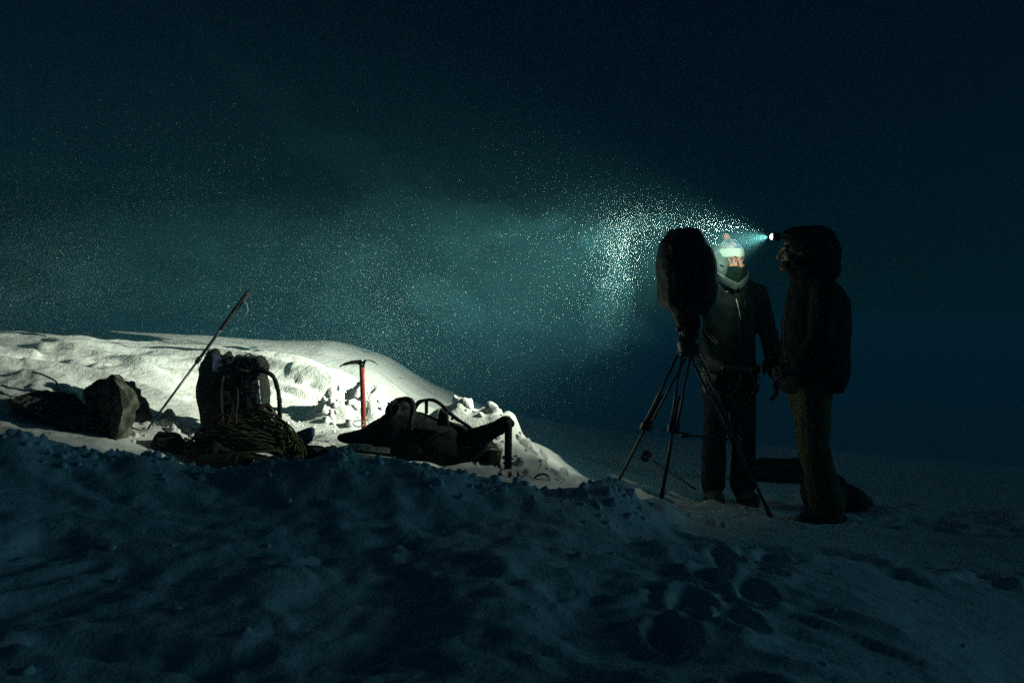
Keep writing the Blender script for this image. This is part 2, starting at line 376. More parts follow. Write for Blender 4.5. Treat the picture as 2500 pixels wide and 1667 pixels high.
# the two people stand on trodden-down snow
def flatten(cx, cy, r, z):
    global Z
    k = np.exp(-(((XX-cx)**2+(YY-cy)**2)/r**2)**2); Z = Z*(1-k)+k*z
flatten(1.51, 6.88, .30, .035); flatten(1.95, 6.40, .34, .0)
def gz(x, y):
    i = int(np.clip(np.searchsorted(GX, x)-1, 0, len(GX)-2)); j = int(np.clip(np.searchsorted(GY, y)-1, 0, len(GY)-2))
    u = (x-GX[i])/(GX[i+1]-GX[i]); v = (y-GY[j])/(GY[j+1]-GY[j])
    return float(Z[j,i]*(1-u)*(1-v)+Z[j,i+1]*u*(1-v)+Z[j+1,i]*(1-u)*v+Z[j+1,i+1]*u*v)
def fastmesh(name, V, quads):
    me = bpy.data.meshes.new(name); k = quads.shape[1]
    me.vertices.add(len(V)); me.vertices.foreach_set('co', np.ascontiguousarray(V, np.float32).ravel())
    me.loops.add(quads.size); me.loops.foreach_set('vertex_index', quads.ravel().astype(np.int32))
    me.polygons.add(len(quads)); me.polygons.foreach_set('loop_start', np.arange(0, quads.size, k, dtype=np.int32))
    me.update(calc_edges=True); me.validate(); return me
nx, ny = len(GX), len(GY)
V = np.stack([XX, YY, Z], -1).reshape(-1, 3)
a = (np.arange(ny-1)[:, None]*nx+np.arange(nx-1)[None]).ravel()
me = fastmesh('snow_ground', V, np.stack([a, a+1, a+nx+1, a+nx], 1)); me.polygons.foreach_set('use_smooth', [True]*len(me.polygons))
tag(link('snow_ground', me, M['snow']), kind='structure')

# loose broken snow: nobody could count it
def ico(sub=1):
    bm = bmesh.new(); bmesh.ops.create_icosphere(bm, subdivisions=sub, radius=1)
    v = np.array([x.co[:] for x in bm.verts]); f = np.array([[q_.index for q_ in x.verts] for x in bm.faces]); bm.free(); return v, f
IV, IF = ico(2)
Vs, Fs, off = [], [], 0
def clod(x, y, r, sink=.35):
    global off
    k = rng.uniform(.6, 1.35, 3)*r; sd_ = rng.integers(0, 999)
    v = np.sign(IV)*np.abs(IV)**.62*(1+.30*fbm(IV*1.6+sd_, 2, int(sd_)))[:, None]*k
    v = v@np.array(Euler(rng.uniform(-.9, .9, 3)).to_matrix())@np.array(Matrix.Rotation(rng.uniform(0, 6.28), 3, 'Z'))
    v = v+np.array([x, y, gz(x, y)+r*(.55-sink)])
    Vs.append(v); Fs.append(IF+off); off += len(v)
for n_, cx, cy, sx, sy, rmax in [(46, -1.18, 7.6, .22, .13, .05), (150, -1.2, 7.5, .28, .16, .014), (40, -1.5, 7.5, .18, .12, .018), (26, -.3, 7.05, .3, .1, .028), (60, .10, 6.75, .20, .16, .045), (130, .15, 6.65, .25, .2, .012), (24, .38, 6.4, .16, .15, .022),
                                 (30, -2.2, 6.75, .25, .12, .05), (40, -1.5, 6.5, .8, .25, .04), (25, 1.2, 6.1, .4, .2, .035)]:
    for _ in range(n_):
        clod((cx+rng.normal()*sx)*(GS if cx < .6 else 1), (cy+rng.normal()*sy)*(GS if cx < .6 else 1), rmax*rng.uniform(.18, 1)**2.2*1.1, .62)
for _ in range(420):     # along the top of the near bank
    clod(rng.uniform(-2.3, .6), 4.75*GS+rng.normal()*.09, .022*rng.uniform(.2, 1)**1.8, .5)
for _ in range(150):
    clod(rng.uniform(-2.2, 2.6), rng.uniform(2.5, 6.0), .018*rng.uniform(.15, 1)**2, .6)
for px, py, d, r in [(1140, 995, 7.0, .04), (1190, 1003, 6.95, .022)]:
    p = P(px, py, d); clod(p.x, p.y, r, .6)
me = fastmesh('snow_rubble', np.concatenate(Vs), np.concatenate(Fs)); me.polygons.foreach_set('use_smooth', [True]*len(me.polygons))
tag(link('snow_rubble', me, M['clod']), 'loose broken white snow strewn round the gear', 'snow', kind='stuff')
# ------------------------------------------------------------------ gear and people
from mathutils.bvhtree import BVHTree
def wr(amp, sc, seed=0, st=(1,1,1), o=3):
    st = np.array(st); return lambda co: amp*fbm(co*sc*st, o, seed)
def surf_y(o, x, z, y0=-2.0):
    """front-most point of mesh object o (own space) at x, z, seen from -Y"""
    me = o.data; bv = BVHTree.FromPolygons([v.co[:] for v in me.vertices], [p.vertices[:] for p in me.polygons])
    h = bv.ray_cast(Vector((x, y0, z)), Vector((0, 1, 0))); return h[0].y if h[0] is not None else 0.0
def bvh_of(o):
    me = o.data; return BVHTree.FromPolygons([v.co[:] for v in me.vertices], [p.vertices[:] for p in me.polygons])
def grounded(name, loc, label, cat, group=None):
    e = empty(name, loc); tag(e, label, cat, group); e.location = loc; return e
def shift(mb, o):       # build in world coordinates, store relative to the thing's base
    mb.v = [(v[0]-o[0], v[1]-o[1], v[2]-o[2]) for v in mb.v]; return mb

# ---- rocks on the left, and a slab for the boulder's shadow
def rock(name, pts, m, label, seed, amp=.012, sub=3):
    bm = bmesh.new()
    for p in pts: bm.verts.new(p)
    r_ = bmesh.ops.convex_hull(bm, input=bm.verts); bmesh.ops.delete(bm, geom=[g for g in r_['geom_interior'] if isinstance(g, bmesh.types.BMVert)], context='VERTS')
    bmesh.ops.recalc_face_normals(bm, faces=bm.faces[:]); bm.verts.index_update()
    mb = MB().add([v.co.copy() for v in bm.verts], [[v.index for v in f.verts] for f in bm.faces]); bm.free()
    vs_ = [Vector(v) for v in mb.v]; c = sum(vs_, Vector())/len(vs_); org = Vector((c.x, c.y, min(v.z for v in vs_)))
    o = shift(mb, org).remesh(name, .008, m, None, 1, lambda co: amp*fbm(co*14, 4, seed)); o.location = org; tag(o, label, 'rock'); return o
rock('boulder', [P(274,911,6.50), P(287,914,6.72), P(250,924,6.55), P(208,947,6.62), P(206,965,6.68), P(214,995,6.6), P(222,1070,6.6), P(300,1000,6.12), P(293,950,6.22), P(285,1070,6.2),
                 P(336,966,6.62), P(330,985,6.60), P(312,1005,6.42), P(300,1070,6.35), P(330,1060,6.75), P(220,960,6.9), P(300,940,6.9), P(240,1060,6.85)],
     M['rock'], 'angular grey boulder on the snow at left with a paler right face', 3, .02)
rock('dark_rock', [P(303,926,6.86), P(322,930,6.85), P(344,958,6.85), P(362,990,6.84), P(369,1025,6.82), P(364,1052,6.80), P(300,1070,6.78), P(310,950,7.1), P(350,1000,7.1), P(340,1060,7.1)],
     M['darkrock'], 'dark craggy rock tucked behind the right side of the grey boulder', 9, .028)
rock('shadow_slab', [P(14,973,6.25), P(60,955,6.4), P(100,951,6.55), P(150,955,6.55), P(172,966,6.5), P(215,988,6.42), P(238,1046,6.30), P(170,1040,6.2), P(90,1008,6.2), P(240,1075,6.5), P(60,1040,6.5), P(120,1060,6.4)],
     M['darkrock'], 'low black slab left of the grey boulder, standing in for its cast shadow', 15, .022)  # dark solid set where the boulder casts its shadow on the snow
c_ = empty('cord', P(84,910,6.85)); tag(c_, 'thin dark cord curving across the snow at the far left edge', 'cord')
pth = smoothpath([P(78,908,6.86), P(96,912,6.83), P(112,918,6.8), P(132,928,6.74), P(142,942,6.68), P(138,958,6.6)])
pth = [Vector((p.x, p.y, max(p.z, gz(p.x, p.y)+.006))) for p in pth]
shift(MB().tube(pth, .0055, 8), c_.location).build('cord_line', M['web'], c_)
# ---- trekking pole
def trekking_pole():
    a, b = P(374,1028,6.70), P(607,712,6.86); ax = (b-a).normalized(); L = (b-a).length
    t = empty('trekking_pole', a); tag(t, 'dark trekking pole stuck in the snow, leaning to the right above the boulder', 'trekking pole')
    MB().tube([-ax*.10, ax*.02, ax*L*.45], [.0065,.0075,.0085], 10).build('lower_shaft', M['carbon'], t)
    MB().tube([ax*L*.45, ax*L*.8], [.0105,.0105], 10).build('upper_shaft', M['carbon'], t)
    MB().tube([ax*L*.44, ax*L*.45, ax*L*.48, ax*L*.49], [.011,.0145,.0145,.011], 12).build('lock_collar', M['plastic'], t)
    MB().tube([ax*L*.70, ax*L*.71, ax*L*.76, ax*L*.86, ax*L*.9, ax*L*.97, ax*L*.995, ax*L], [.011,.014,.0135,.0150,.0145,.016,.014,.006], 12).build('grip', M['black'], t)
    g = ax*L*.93
    loop = smoothpath([g, g+Vector((.030,-.01,-.02)), g+Vector((.040,-.012,-.065)), g+Vector((.022,-.012,-.095)), g+Vector((.004,-.012,-.07)), g+Vector((-.002,-.008,-.03)), g+Vector((-.004,0,-.012))])
    MB().ribbon(loop, .016, .003, (0,1,.2)).build('wrist_strap', M['strapblue'], t)
trekking_pole()

# ---- upright backpack
def pack_upright():
    d = 6.95; k = d*GS/F; org = P(575,1145,d); t = empty('backpack', org)
    tag(t, 'tall upright dark backpack with a crumpled open top, standing behind the rope', 'backpack')
    secs = []
    for py, l, r, dep in [(1150,506,650,.13),(1120,500,658,.16),(1080,497,660,.17),(1027,495,657,.17),(969,487,653,.165),(930,489,654,.16),(900,494,652,.15),(884,499,648,.13),(872,506,628,.10)]:
        z = CAM_Z-(py-833.5)*k; secs.append((z, ((l+r)/2-1250)*k, d*GS, (r-l)/2*k, dep*GS))
    mb = MB().loft(secs, 44, 'z', 3.0)
    for px, py, dd, rx, ry, rz in [(524,872,6.9,.055,.07,.062),(552,880,6.93,.06,.08,.055),(585,884,6.93,.05,.09,.05),(612,886,6.9,.05,.09,.05),(635,886,6.86,.052,.08,.055),(650,897,6.86,.028,.06,.035)]:
        mb.ell(P(px,py,dd), (rx*GS,ry*GS,rz*GS))
    body = shift(mb, org).remesh('pack_body', .009, M['packfab'], t, 3,
        lambda co: .011*fbm(co*np.array([9,9,6]), 4, 71)+np.clip((co[:,2]-.62)/.1, 0, 1)*.016*fbm(co*26, 3, 73)+.006*np.abs(vnoise(co*np.array([5,5,18]), 77)))
    bv = bvh_of(body)
    def on(px, py, off=.006):
        p = P(px, py, d)-org; h = bv.ray_cast(Vector((p.x, -2, p.z)), Vector((0,1,0))); return Vector((p.x, (h[0].y if h[0] else 0)-off, p.z))
    # snow-crusted mesh panel on the side
    g = MB(); nn, mm_ = 9, 13; vv = []
    for j in range(mm_):
        for i in range(nn):
            px = 618+30*i/(nn-1)-6*(1-j/(mm_-1)); py = 926+70*j/(mm_-1); e_ = .012*(1-abs(2*i/(nn-1)-1)**3)
            vv.append(on(px, py, e_))
    g.add(vv, [(j*nn+i, j*nn+i+1, (j+1)*nn+i+1, (j+1)*nn+i) for j in range(mm_-1) for i in range(nn-1)])
    g.build('mesh_panel', M['frost'], t)
    # lid flap with piping
    flap = MB(); o_ = [on(530,862,.012), on(545,868,.014), on(568,900,.012), on(548,906,.012), on(536,904,.012)]
    flap.add(o_+[p+Vector((0,.01,0)) for p in o_], [(0,1,2,3,4),(9,8,7,6,5)]+[(i,(i+1)%5,(i+1)%5+5,i+5) for i in range(5)]).build('lid_flap', M['blue'], t, False)
    lidline = smoothpath([on(532,904), on(560,900), on(590,896), on(610,902), on(640,910,.012), on(655,916,.02)])
    MB().ribbon(lidline, .02, .004, (0,.3,1)).build('compression_strap', M['web'], t)
    MB().ribbon(smoothpath([on(560,915), on(556,960), on(560,1010), on(566,1060)]), .022, .004, (1,0,0)).build('compression_strap', M['web'], t)
    MB().ribbon(smoothpath([on(592,920), on(596,965), on(592,1015), on(588,1060)]), .018, .004, (1,0,0)).build('compression_strap', M['web'], t)
    # padded shoulder strap bowed out to the right
    pp = smoothpath([P(628,905,6.83), P(652,909,6.80), P(668,922,6.80), P(677,945,6.80), P(682,980,6.80), P(683,1020,6.80), P(680,1060,6.80)])
    s_ = MB().ribbon(pp, [.058]*len(pp), .024, (.45,-1,0))
    shift(s_, org).remesh('shoulder_strap', .007, M['packfab'], t, 2, wr(.003, 30, 5))
    # hip belt pad sticking out at the bottom right
    hb = MB().plate([(p.x, p.z) for p in [P(700,1075,6.7), P(722,1056,6.7), P(745,1046,6.7), P(760,1041,6.7), P(768,1045,6.7), P(769,1058,6.7), P(762,1075,6.7), P(748,1088,6.7), P(705,1095,6.7)]], .035, (0,6.7*GS,0), (1,0,0), (0,0,1))
    shift(hb, org).remesh('hip_belt', .008, M['blue'], t, 3)
    # haul loop
    MB().tube(smoothpath([on(600,874,.0), P(603,866,6.85)-org, P(612,864,6.85)-org, on(618,874,.0)]), .005, 8).build('haul_loop', M['web'], t)
pack_upright()

# ---- heap of rope in front of it
def rope(name, m, n, seed, cx, cy, rx, ry, hgt, label, tilt=0.0, r=.0065):
    rg = random.Random(seed); org = Vector((cx, cy, gz(cx, cy))); t = empty(name, org); tag(t, label, 'rope')
    pts = []; N = 26
    for k in range(n):
        fr = k/max(1, n-1); lay = hgt*(1-.75*abs(2*fr-1)); sx_ = rx*(.45+.6*rg.random()); sy_ = ry*(.4+.6*rg.random()); ox, oy = rg.gauss(0, rx*.16), rg.gauss(0, ry*.16); ph = rg.uniform(0, 6.3)
        wz = rg.uniform(.3, 1)
        for i in range(N):
            a_ = 2*math.pi*i/N; x = sx_*math.cos(a_)+ox; y = sy_*math.sin(a_)+oy
            rr = (x/rx)**2*.8+(y/ry)**2*.5; z = hgt*max(0, 1-rr)**.8*wz+.012*math.sin(3*a_+ph)+tilt*x
            gzz = gz(cx+x, cy+y)-org.z
            pts.append(Vector((x, y, max(z+.02, gzz+.01)*1.0 if wz < 2 else z)))
    pts = smoothpath(pts, 2)
    MB().tube(pts, r, 7).build('rope_strands', m, t); return t
rp = rope('rope_coil', M['rope'], 34, 3, -1.68*GS, 6.52*GS, .40*GS, .24*GS, .27, 'olive climbing rope heaped in loose loops in front of the upright backpack', -.18)
# draped strands and tail on the right of the heap
org = rp.location
dr_ = MB()
for k in range(8):
    o1 = k*7
    jt = lambda: random.gauss(0, 6)
    dr_.tube(smoothpath([P(q_.x, q_.y, q_.z) for q_ in [Vector((a_[0]+jt(), a_[1]+jt(), a_[2]+random.gauss(0,.03))) for a_ in [(596+o1*.9,1012+k*2,6.62),(632+o1,1004+k*4,6.5),(668+o1,1022+k*5,6.42),(700+o1*.8,1056+k*5,6.38),(716+o1*.7,1096+k*4,6.36),(712+o1*.6,1140+k*2,6.34)]]]), .0062, 7)
shift(dr_, org).build('draped_strands', M['rope'], rp)
r2 = empty('sling', P(640,1005,6.66)); tag(r2, 'reddish brown cord sling looped on top of the rope heap by the backpack', 'sling')
s2 = MB()
for k in range(4):
    a0 = k*.5
    s2.tube(smoothpath([P(610+k*9,1012,6.6), P(622+k*9,992-k*2,6.58), P(640+k*8,988+k*2,6.56), P(655+k*6,1000+k*3,6.56), P(660+k*6,1016+k*2,6.55)]), .005, 7)
for k in range(3):
    s2.tube(smoothpath([P(518+k*18,1024,6.5), P(528+k*18,1014-k*3,6.45), P(544+k*16,1018,6.42), P(536+k*20,1034,6.4)]), .005, 7)
shift(s2, r2.location).build('cord_loops', M['rope2'], r2)
# dark clothing and sacks heaped round the rope
def sack(name, px, py, d, r, m, label, cat, seed, neck=True, rz=0):
    c = P(px, py, d); g_ = gz(c.x, c.y); t = empty(name, (c.x, c.y, g_), rz); tag(t, label, cat); h = c.z-g_
    mb = MB().ell((0,0,max(h*.4,.02)), (r[0], r[1], max(r[2], .05))).ell((r[0]*.3,0,h*.55), (r[0]*.6, r[1]*.7, r[2]*.6))
    mb.remesh('sack_body', .01, m, t, 3, lambda co: .018*fbm(co*np.array([14,14,9]), 3, seed))
    if neck:
        MB().tube([(r[0]*.55,0,h*.6),(r[0]*.95,-.01,h*.75),(r[0]*1.1,-.01,h*.8)], [.03,.012,.022], 10).build('drawcord_neck', m, t)
    return t
sack('stuff_sack', 812, 1080, 6.35, (.105,.10,.09), M['packfab'], 'small dark stuff sack between the rope heap and the lying backpack', 'sack', 4)
sack('shell_bundle', 540, 1078, 6.42, (.20,.15,.13), M['black'], 'bundled black clothing in the snow below the upright backpack', 'clothing', 12, False)
sack('glove_bag', 410, 1075, 6.5, (.09,.09,.09), M['black'], 'small black bag in the snow at the foot of the trekking pole', 'bag', 14, False)

# ---- ice axe
def ice_axe():
    d = 7.0; k = d*GS/F; base = P(888,1042,d); t = empty('ice_axe', base); tag(t, 'ice axe with a red shaft planted upright in the snow, dark pick to the left', 'ice axe')
    top = P(883.5,893,d)-base
    ux = Vector((1,0,0)); ax = top.normalized()
    sh = MB(); rings = []
    n = 14; vv = []; L = top.length
    for i, s_ in enumerate([-.12, 0, .25, .5, .75, 1.0]):
        c = ax*L*s_
        for j in range(n):
            a_ = 2*math.pi*j/n; vv.append(c+Vector((.0175*math.cos(a_), .011*math.sin(a_), 0)))
    sh.add(vv, [(i*n+j, i*n+(j+1)%n, (i+1)*n+(j+1)%n, (i+1)*n+j) for i in range(5) for j in range(n)]+[tuple(range(n)), tuple(5*n+j for j in range(n))]).build('shaft', M['red'], t)
    def o2(px, py): p = P(px, py, d)-base; return (p.x, p.z)
    head = MB().plate([o2(*q_) for q_ in [(826,898),(829,893),(842,885),(858,880),(875,878),(884,878.5),(894,878),(896,880),(892,884),(890,894),(878,894),(876,890),(868,888.5),(852,890),(840,893),(836,892.5),(833,895.5),(830,894.8)]], .007, (0,0,0), (1,0,0), (0,0,1))
    h_ = head.build('pick', M['steel'], t, False, .0015)
    # eye rivet of the head, pale
    MB().tube([top+Vector((0,-.006,.035)), top+Vector((0,.006,.035))], .0075, 8).build('rivet', M['alu'], t)
    ad = MB(); pts = [P(893,880.5,d)-base, P(902,879,d)-base, P(911,882.5,d)-base, P(918,886,d)-base]
    ad.ribbon(smoothpath(pts), [.012+.045*i/18 for i in range(19)], .005, (0,1,0)).build('adze', M['steel'], t)
    MB().tube([top-ax*.002, top+ax*.018], [.0185,.015], 14).build('ferrule', M['steel'], t)
ice_axe()
# little carabiner on the snow at its foot
cb = P(876,1038,6.85); t = empty('carabiner', cb); tag(t, 'small metal carabiner lying on the snow at the foot of the ice axe', 'carabiner')
lp = [Vector((.035*math.cos(a_)*(1+.15*math.sin(a_)), -.01+.01*math.sin(a_), .02*math.sin(a_)+.012)) for a_ in np.linspace(.3, 6.2, 22)]
MB().tube(lp, .004, 8).build('carabiner_body', M['alu'], t); MB().tube([lp[-1], lp[0]], .0035, 8).build('gate', M['steel'], t)

# ---- snow pickets under the lying backpack
for (x0, y0_, x1, y1_, dd, lb) in [(854,1090,952,1101,6.42,'pale aluminium snow picket sticking out under the lying backpack, the upper of two'), (862,1112,958,1126,6.36,'pale aluminium snow picket under the lying backpack, the lower of two')]:
    a_, b_ = P(x0, y0_, dd), P(x1, y1_, dd); t = empty('snow_picket', a_); tag(t, lb, 'snow picket', 'snow pickets under the lying backpack')
    ax = (b_-a_); un = ax.normalized(); up = Vector((0,0,1)); 
    MB().box(ax*.5+Vector((0,-.009,.003)), (ax.length, .004, .034), Matrix((un, Vector((0,1,0)), un.cross(Vector((0,1,0))))).transposed()).build('flange', M['alu'], t, False, .001)
    MB().box(ax*.5+Vector((0,.012,.019)), (ax.length, .036, .004), Matrix((un, Vector((0,1,0)), un.cross(Vector((0,1,0))))).transposed()).build('flange', M['alu'], t, False, .001)
    for s_ in (.2, .45, .7):
        MB().tube([ax*s_+Vector((0,-.0105,.004)), ax*s_+Vector((0,-.0135,.004))], .006, 10).build('punched_hole', M['steel'], t)

# ---- backpack lying on its face, harness up
def pack_lying():
    d = 6.62; k = d*GS/F; org = P(1020,1185,d); t = empty('backpack', org); tag(t, 'black backpack lying on its front with its shoulder straps arching up', 'backpack')
    secs = []
    for px, a_, b_, dep in [(826,1066,1074,.02),(838,1062,1078,.05),(860,1056,1084,.08),(884,1050,1112,.12),(910,1033,1150,.15),(938,1012,1172,.17),(965,1003,1182,.18),(1000,1003,1186,.185),(1050,1013,1190,.185),(1100,1026,1192,.18),(1150,1043,1192,.17),(1185,1060,1188,.15),(1200,1075,1180,.12),(1206,1090,1165,.08)]:
        secs.append(((px-1250)*k, d*GS, CAM_Z-((a_+b_)/2-833.5)*k, dep*GS, (b_-a_)/2*k))
    mb = MB().loft(secs, 40, 'x', 2.3)
    mb.ell(P(985,990,6.66), (.06,.09,.055)).ell(P(960,1000,6.6), (.05,.08,.05))
    body = shift(mb, org).remesh('pack_body', .009, M['packfab'], t, 3, lambda co: .012*fbm(co*np.array([6,6,10]), 4, 81)+.005*np.abs(vnoise(co*np.array([4,10,20]), 83)))
    bv = bvh_of(body)
    def on(px, py, off=.006):
        p = P(px, py, d)-org; h = bv.ray_cast(Vector((p.x, -2, p.z)), Vector((0,1,0))); return Vector((p.x, (h[0].y if h[0] else 0)-off, p.z))
    def padded(name, pts, r, m=M['black'], fl=1.0):
        pp = smoothpath(pts, 5); s_ = MB().ribbon(pp, [r*2.3]*len(pp), r*1.15, (.35,-1,.1))
        return shift(s_, org).remesh(name, .007, m, t, 2, wr(.003, 26, 7))
    padded('shoulder_strap', [P(962,1012,6.50), P(958,990,6.52), P(968,978,6.54), P(992,974,6.54), P(1006,984,6.50), P(1010,1002,6.46), P(1004,1030,6.42), P(1000,1050,6.42)], .024)
    padded('shoulder_strap', [P(1012,998,6.66), P(1020,984,6.66), P(1036,977,6.64), P(1058,977,6.62), P(1078,989,6.6), P(1092,1004,6.57), P(1112,1020,6.55), P(1136,1036,6.53), P(1152,1048,6.5)], .017)
    MB().ribbon([P(1041,980,6.63)-org, P(1041,1010,6.6)-org], .022, .004, (1,0,0)).build('load_lifter', M['web'], t)
    MB().ribbon(smoothpath([P(958,984,6.5)-org, P(961,974,6.5)-org, P(968,974,6.5)-org, P(970,980,6.5)-org]), .01, .003, (0,1,0)).build('haul_loop', M['web'], t)
    # folded strap end sticking up
    pl = MB().plate([(p.x, p.z) for p in [P(1066,1040,6.46), P(1072,1002,6.46), P(1078,998,6.46), P(1094,1008,6.46), P(1098,1040,6.46)]], .03, (0,6.46*GS,0), (1,0,0), (0,0,1))
    shift(pl, org).remesh('lumbar_pad', .007, M['black'], t, 2)
    MB().tube([P(1083,992,6.55)-org, P(1094,992,6.53)-org, P(1103,988,6.52)-org], [.004,.004,.002], 8).build('strap_end', M['web'], t)
    # hip belt wing with hanging webbing
    hb = MB().plate([(p.x, p.z) for p in [P(1140,1046,6.5), P(1160,1044,6.5), P(1197,1033,6.5), P(1226,1018,6.5), P(1236,1016,6.5), P(1247,1022,6.5), P(1256,1032,6.5), P(1252,1041,6.5), P(1233,1058,6.5), P(1202,1074,6.5), P(1170,1094,6.5), P(1145,1090,6.5)]], .04, (0,6.5*GS,0), (1,0,0), (0,0,1))
    wing = shift(hb, org).remesh('hip_belt', .008, M['packfab'], t, 3, wr(.006, 16, 9))
    MB().ribbon(smoothpath([P(1238,1026,6.47)-org, P(1241,1036,6.455)-org, P(1241,1070,6.45)-org, P(1240.5,1110,6.45)-org, P(1240,1155,6.45)-org]), .046, .003, (1,.15,0)).build('webbing_strap', M['web'], t)
    for py in (1116, 1130):
        MB().box(P(1239,py,6.445)-org, (.056,.012,.014)).build('ladder_lock', M['plastic'], t, False, .003)
    # piping and bits of metal that catch the light
    MB().tube(smoothpath([on(1130,1084), on(1160,1086), on(1190,1084), on(1203,1086,.0)]), .0035, 7).build('piping', M['olivepouch'], t)
    for px, py in [(1104,1022), (1119,1026)]:
        MB().box(on(px,py,.0), (.016,.012,.02), Euler((0,.5,0))).build('buckle', M['alu'], t, False, .002)
pack_lying()
# ---- grey pouch beside it, open at the top
def pouch():
    c = P(1205,1172,6.5); t = empty('pouch', c); tag(t, 'grey fabric pouch open at the top against the right end of the lying backpack', 'pouch')
    pts = [P(1196,1172,6.5)-c, P(1200,1150,6.49)-c, P(1206,1128,6.48)-c, P(1210,1110,6.47)-c, P(1211,1098,6.47)-c]
    MB().tube(pts+[pts[-1]+Vector((0,0,.002)), pts[-2]], [.040,.046,.040,.038,.041,.037,.033], 18, cap=False).build('pouch_body', M['olivepouch'], t)
    MB().tube([pts[-1]+Vector((.041*math.cos(a_), .041*math.sin(a_), .002)) for a_ in np.linspace(0, 6.28, 22)], .004, 7).build('rim', M['alu'], t)
    MB().tube(smoothpath([P(1216,1130,6.45)-c, P(1222,1150,6.44)-c, P(1232,1164,6.42)-c, P(1250,1168,6.40)-c]), [.012]*19, 8).build('drawcord', M['olivepouch'], t)
pouch()
# ---- crampon and strap half buried at the right
def crampon():
    c = P(1200,1172,6.30); t = empty('crampon', c); tag(t, 'steel crampon with points up in the snow at the foot of the lying backpack', 'crampon')
    out = [(-.06,.03),(-.02,.045),(.06,.045),(.12,.035),(.165,.015),(.165,-.02),(.11,-.035),(.05,-.03),(-.02,-.04),(-.06,-.03)]
    pts = [Vector((x, y, .012)) for x, y in out]; pts.append(pts[0])
    MB().ribbon(smoothpath(pts, 3), .018, .003, (0,0,1)).build('frame', M['steel'], t, False)
    for x, y in out:
        MB().plate([(-.011,0),(.011,0),(.002,.042),(-.002,.042)], .003, (x, y, .016), (1,.2,0), (-.25,0,1)).build('point', M['steel'], t, False)
    MB().ribbon(smoothpath([(.17,-.02,.02),(.20,-.03,.035),(.235,-.02,.02),(.26,-.03,.0)]), .02, .003, (0,1,0)).build('strap', M['web'], t)
crampon()
ctr = P(1308,1182,6.35); t = empty('strap_loop', ctr); tag(t, 'black strap loop standing out of the lit snow right of the crampon', 'strap')
MB().ribbon(smoothpath([P(1290,1190,6.35)-ctr, P(1303,1168,6.35)-ctr, P(1318,1158,6.35)-ctr, P(1332,1158,6.35)-ctr, P(1340,1167,6.35)-ctr, P(1342,1176,6.35)-ctr, P(1340,1190,6.35)-ctr]), .022, .004, (0,1,.3)).build('webbing', M['web'], t)

# ---- tripod and the covered camera
def tripod():
    apex = P(1681,838,5.92); t = empty('tripod', (apex.x, apex.y, gz(apex.x, apex.y))); org = t.location.copy()
    tag(t, 'tall black video tripod with twin tube legs under the covered camera', 'tripod')
    MB().tube([Vector((apex.x, apex.y, apex.z+z_))-org for z_ in (-.08,-.06,.0,.05)], [.03,.055,.07,.062], 18).build('crown', M['plastic'], t)
    MB().box(Vector((apex.x, apex.y, apex.z+.10))-org, (.10,.11,.11)).build('fluid_head', M['plastic'], t, False, .012)
    MB().tube([Vector((apex.x-.075, apex.y-.02, apex.z+.09))-org, Vector((apex.x-.045, apex.y-.02, apex.z+.09))-org], [.022,.026], 14).build('tilt_knob', M['plastic'], t)
    MB().tube(smoothpath([Vector((apex.x+.05, apex.y-.05, apex.z+.10))-org, Vector((apex.x+.10, apex.y-.20, apex.z+.03))-org, Vector((apex.x+.12, apex.y-.27, apex.z-.01))-org]), .009, 8).build('pan_handle', M['plastic'], t)
    feet = []
    for (px, py, dd, ext) in [(1517,1160,6.45,.12), (1617,1203,5.75,.04), (1880,1257,6.12,.03)]:
        f = P(px, py, dd); ax = (f-apex).normalized(); end = f+ax*ext
        top = apex+ax*.06; ln = (end-top).length; leg = empty('leg') ; leg.parent = t; leg.location = top-org
        sd_ = ax.cross(Vector((.3,-1,.1))).normalized()
        mid = ax*ln*.52
        for s_ in (-1, 1):
            MB().tube([sd_*s_*.028, mid+sd_*s_*.020], .0085, 8).build('upper_tube', M['carbon'], leg)
        MB().tube([ax*ln*.30, ax*ln*.94], [.0105,.0105], 8).build('lower_tube', M['plastic'], leg)
        fr = Matrix((sd_, ax.cross(sd_), ax)).transposed()
        MB().box(mid, (.07,.032,.055), fr).build('clamp', M['plastic'], leg, False, .006)
        MB().box(Vector((0,0,0)), (.085,.036,.05), fr).build('hinge_block', M['plastic'], leg, False, .006)
        MB().tube([ax*ln*.92, ax*ln*.94, ax*ln*.97, ax*ln], [.011,.016,.016,.005], 10).build('foot', M['plastic'], leg)
        feet.append(top+mid-org)
    hub = sum(feet, Vector())/3+Vector((0,0,-.02))
    MB().tube([hub-Vector((0,0,.015)), hub+Vector((0,0,.015))], .03, 14).build('spreader_hub', M['plastic'], t)
    for f in feet: MB().tube([hub, f], .006, 8).build('spreader_arm', M['plastic'], t)
tripod()
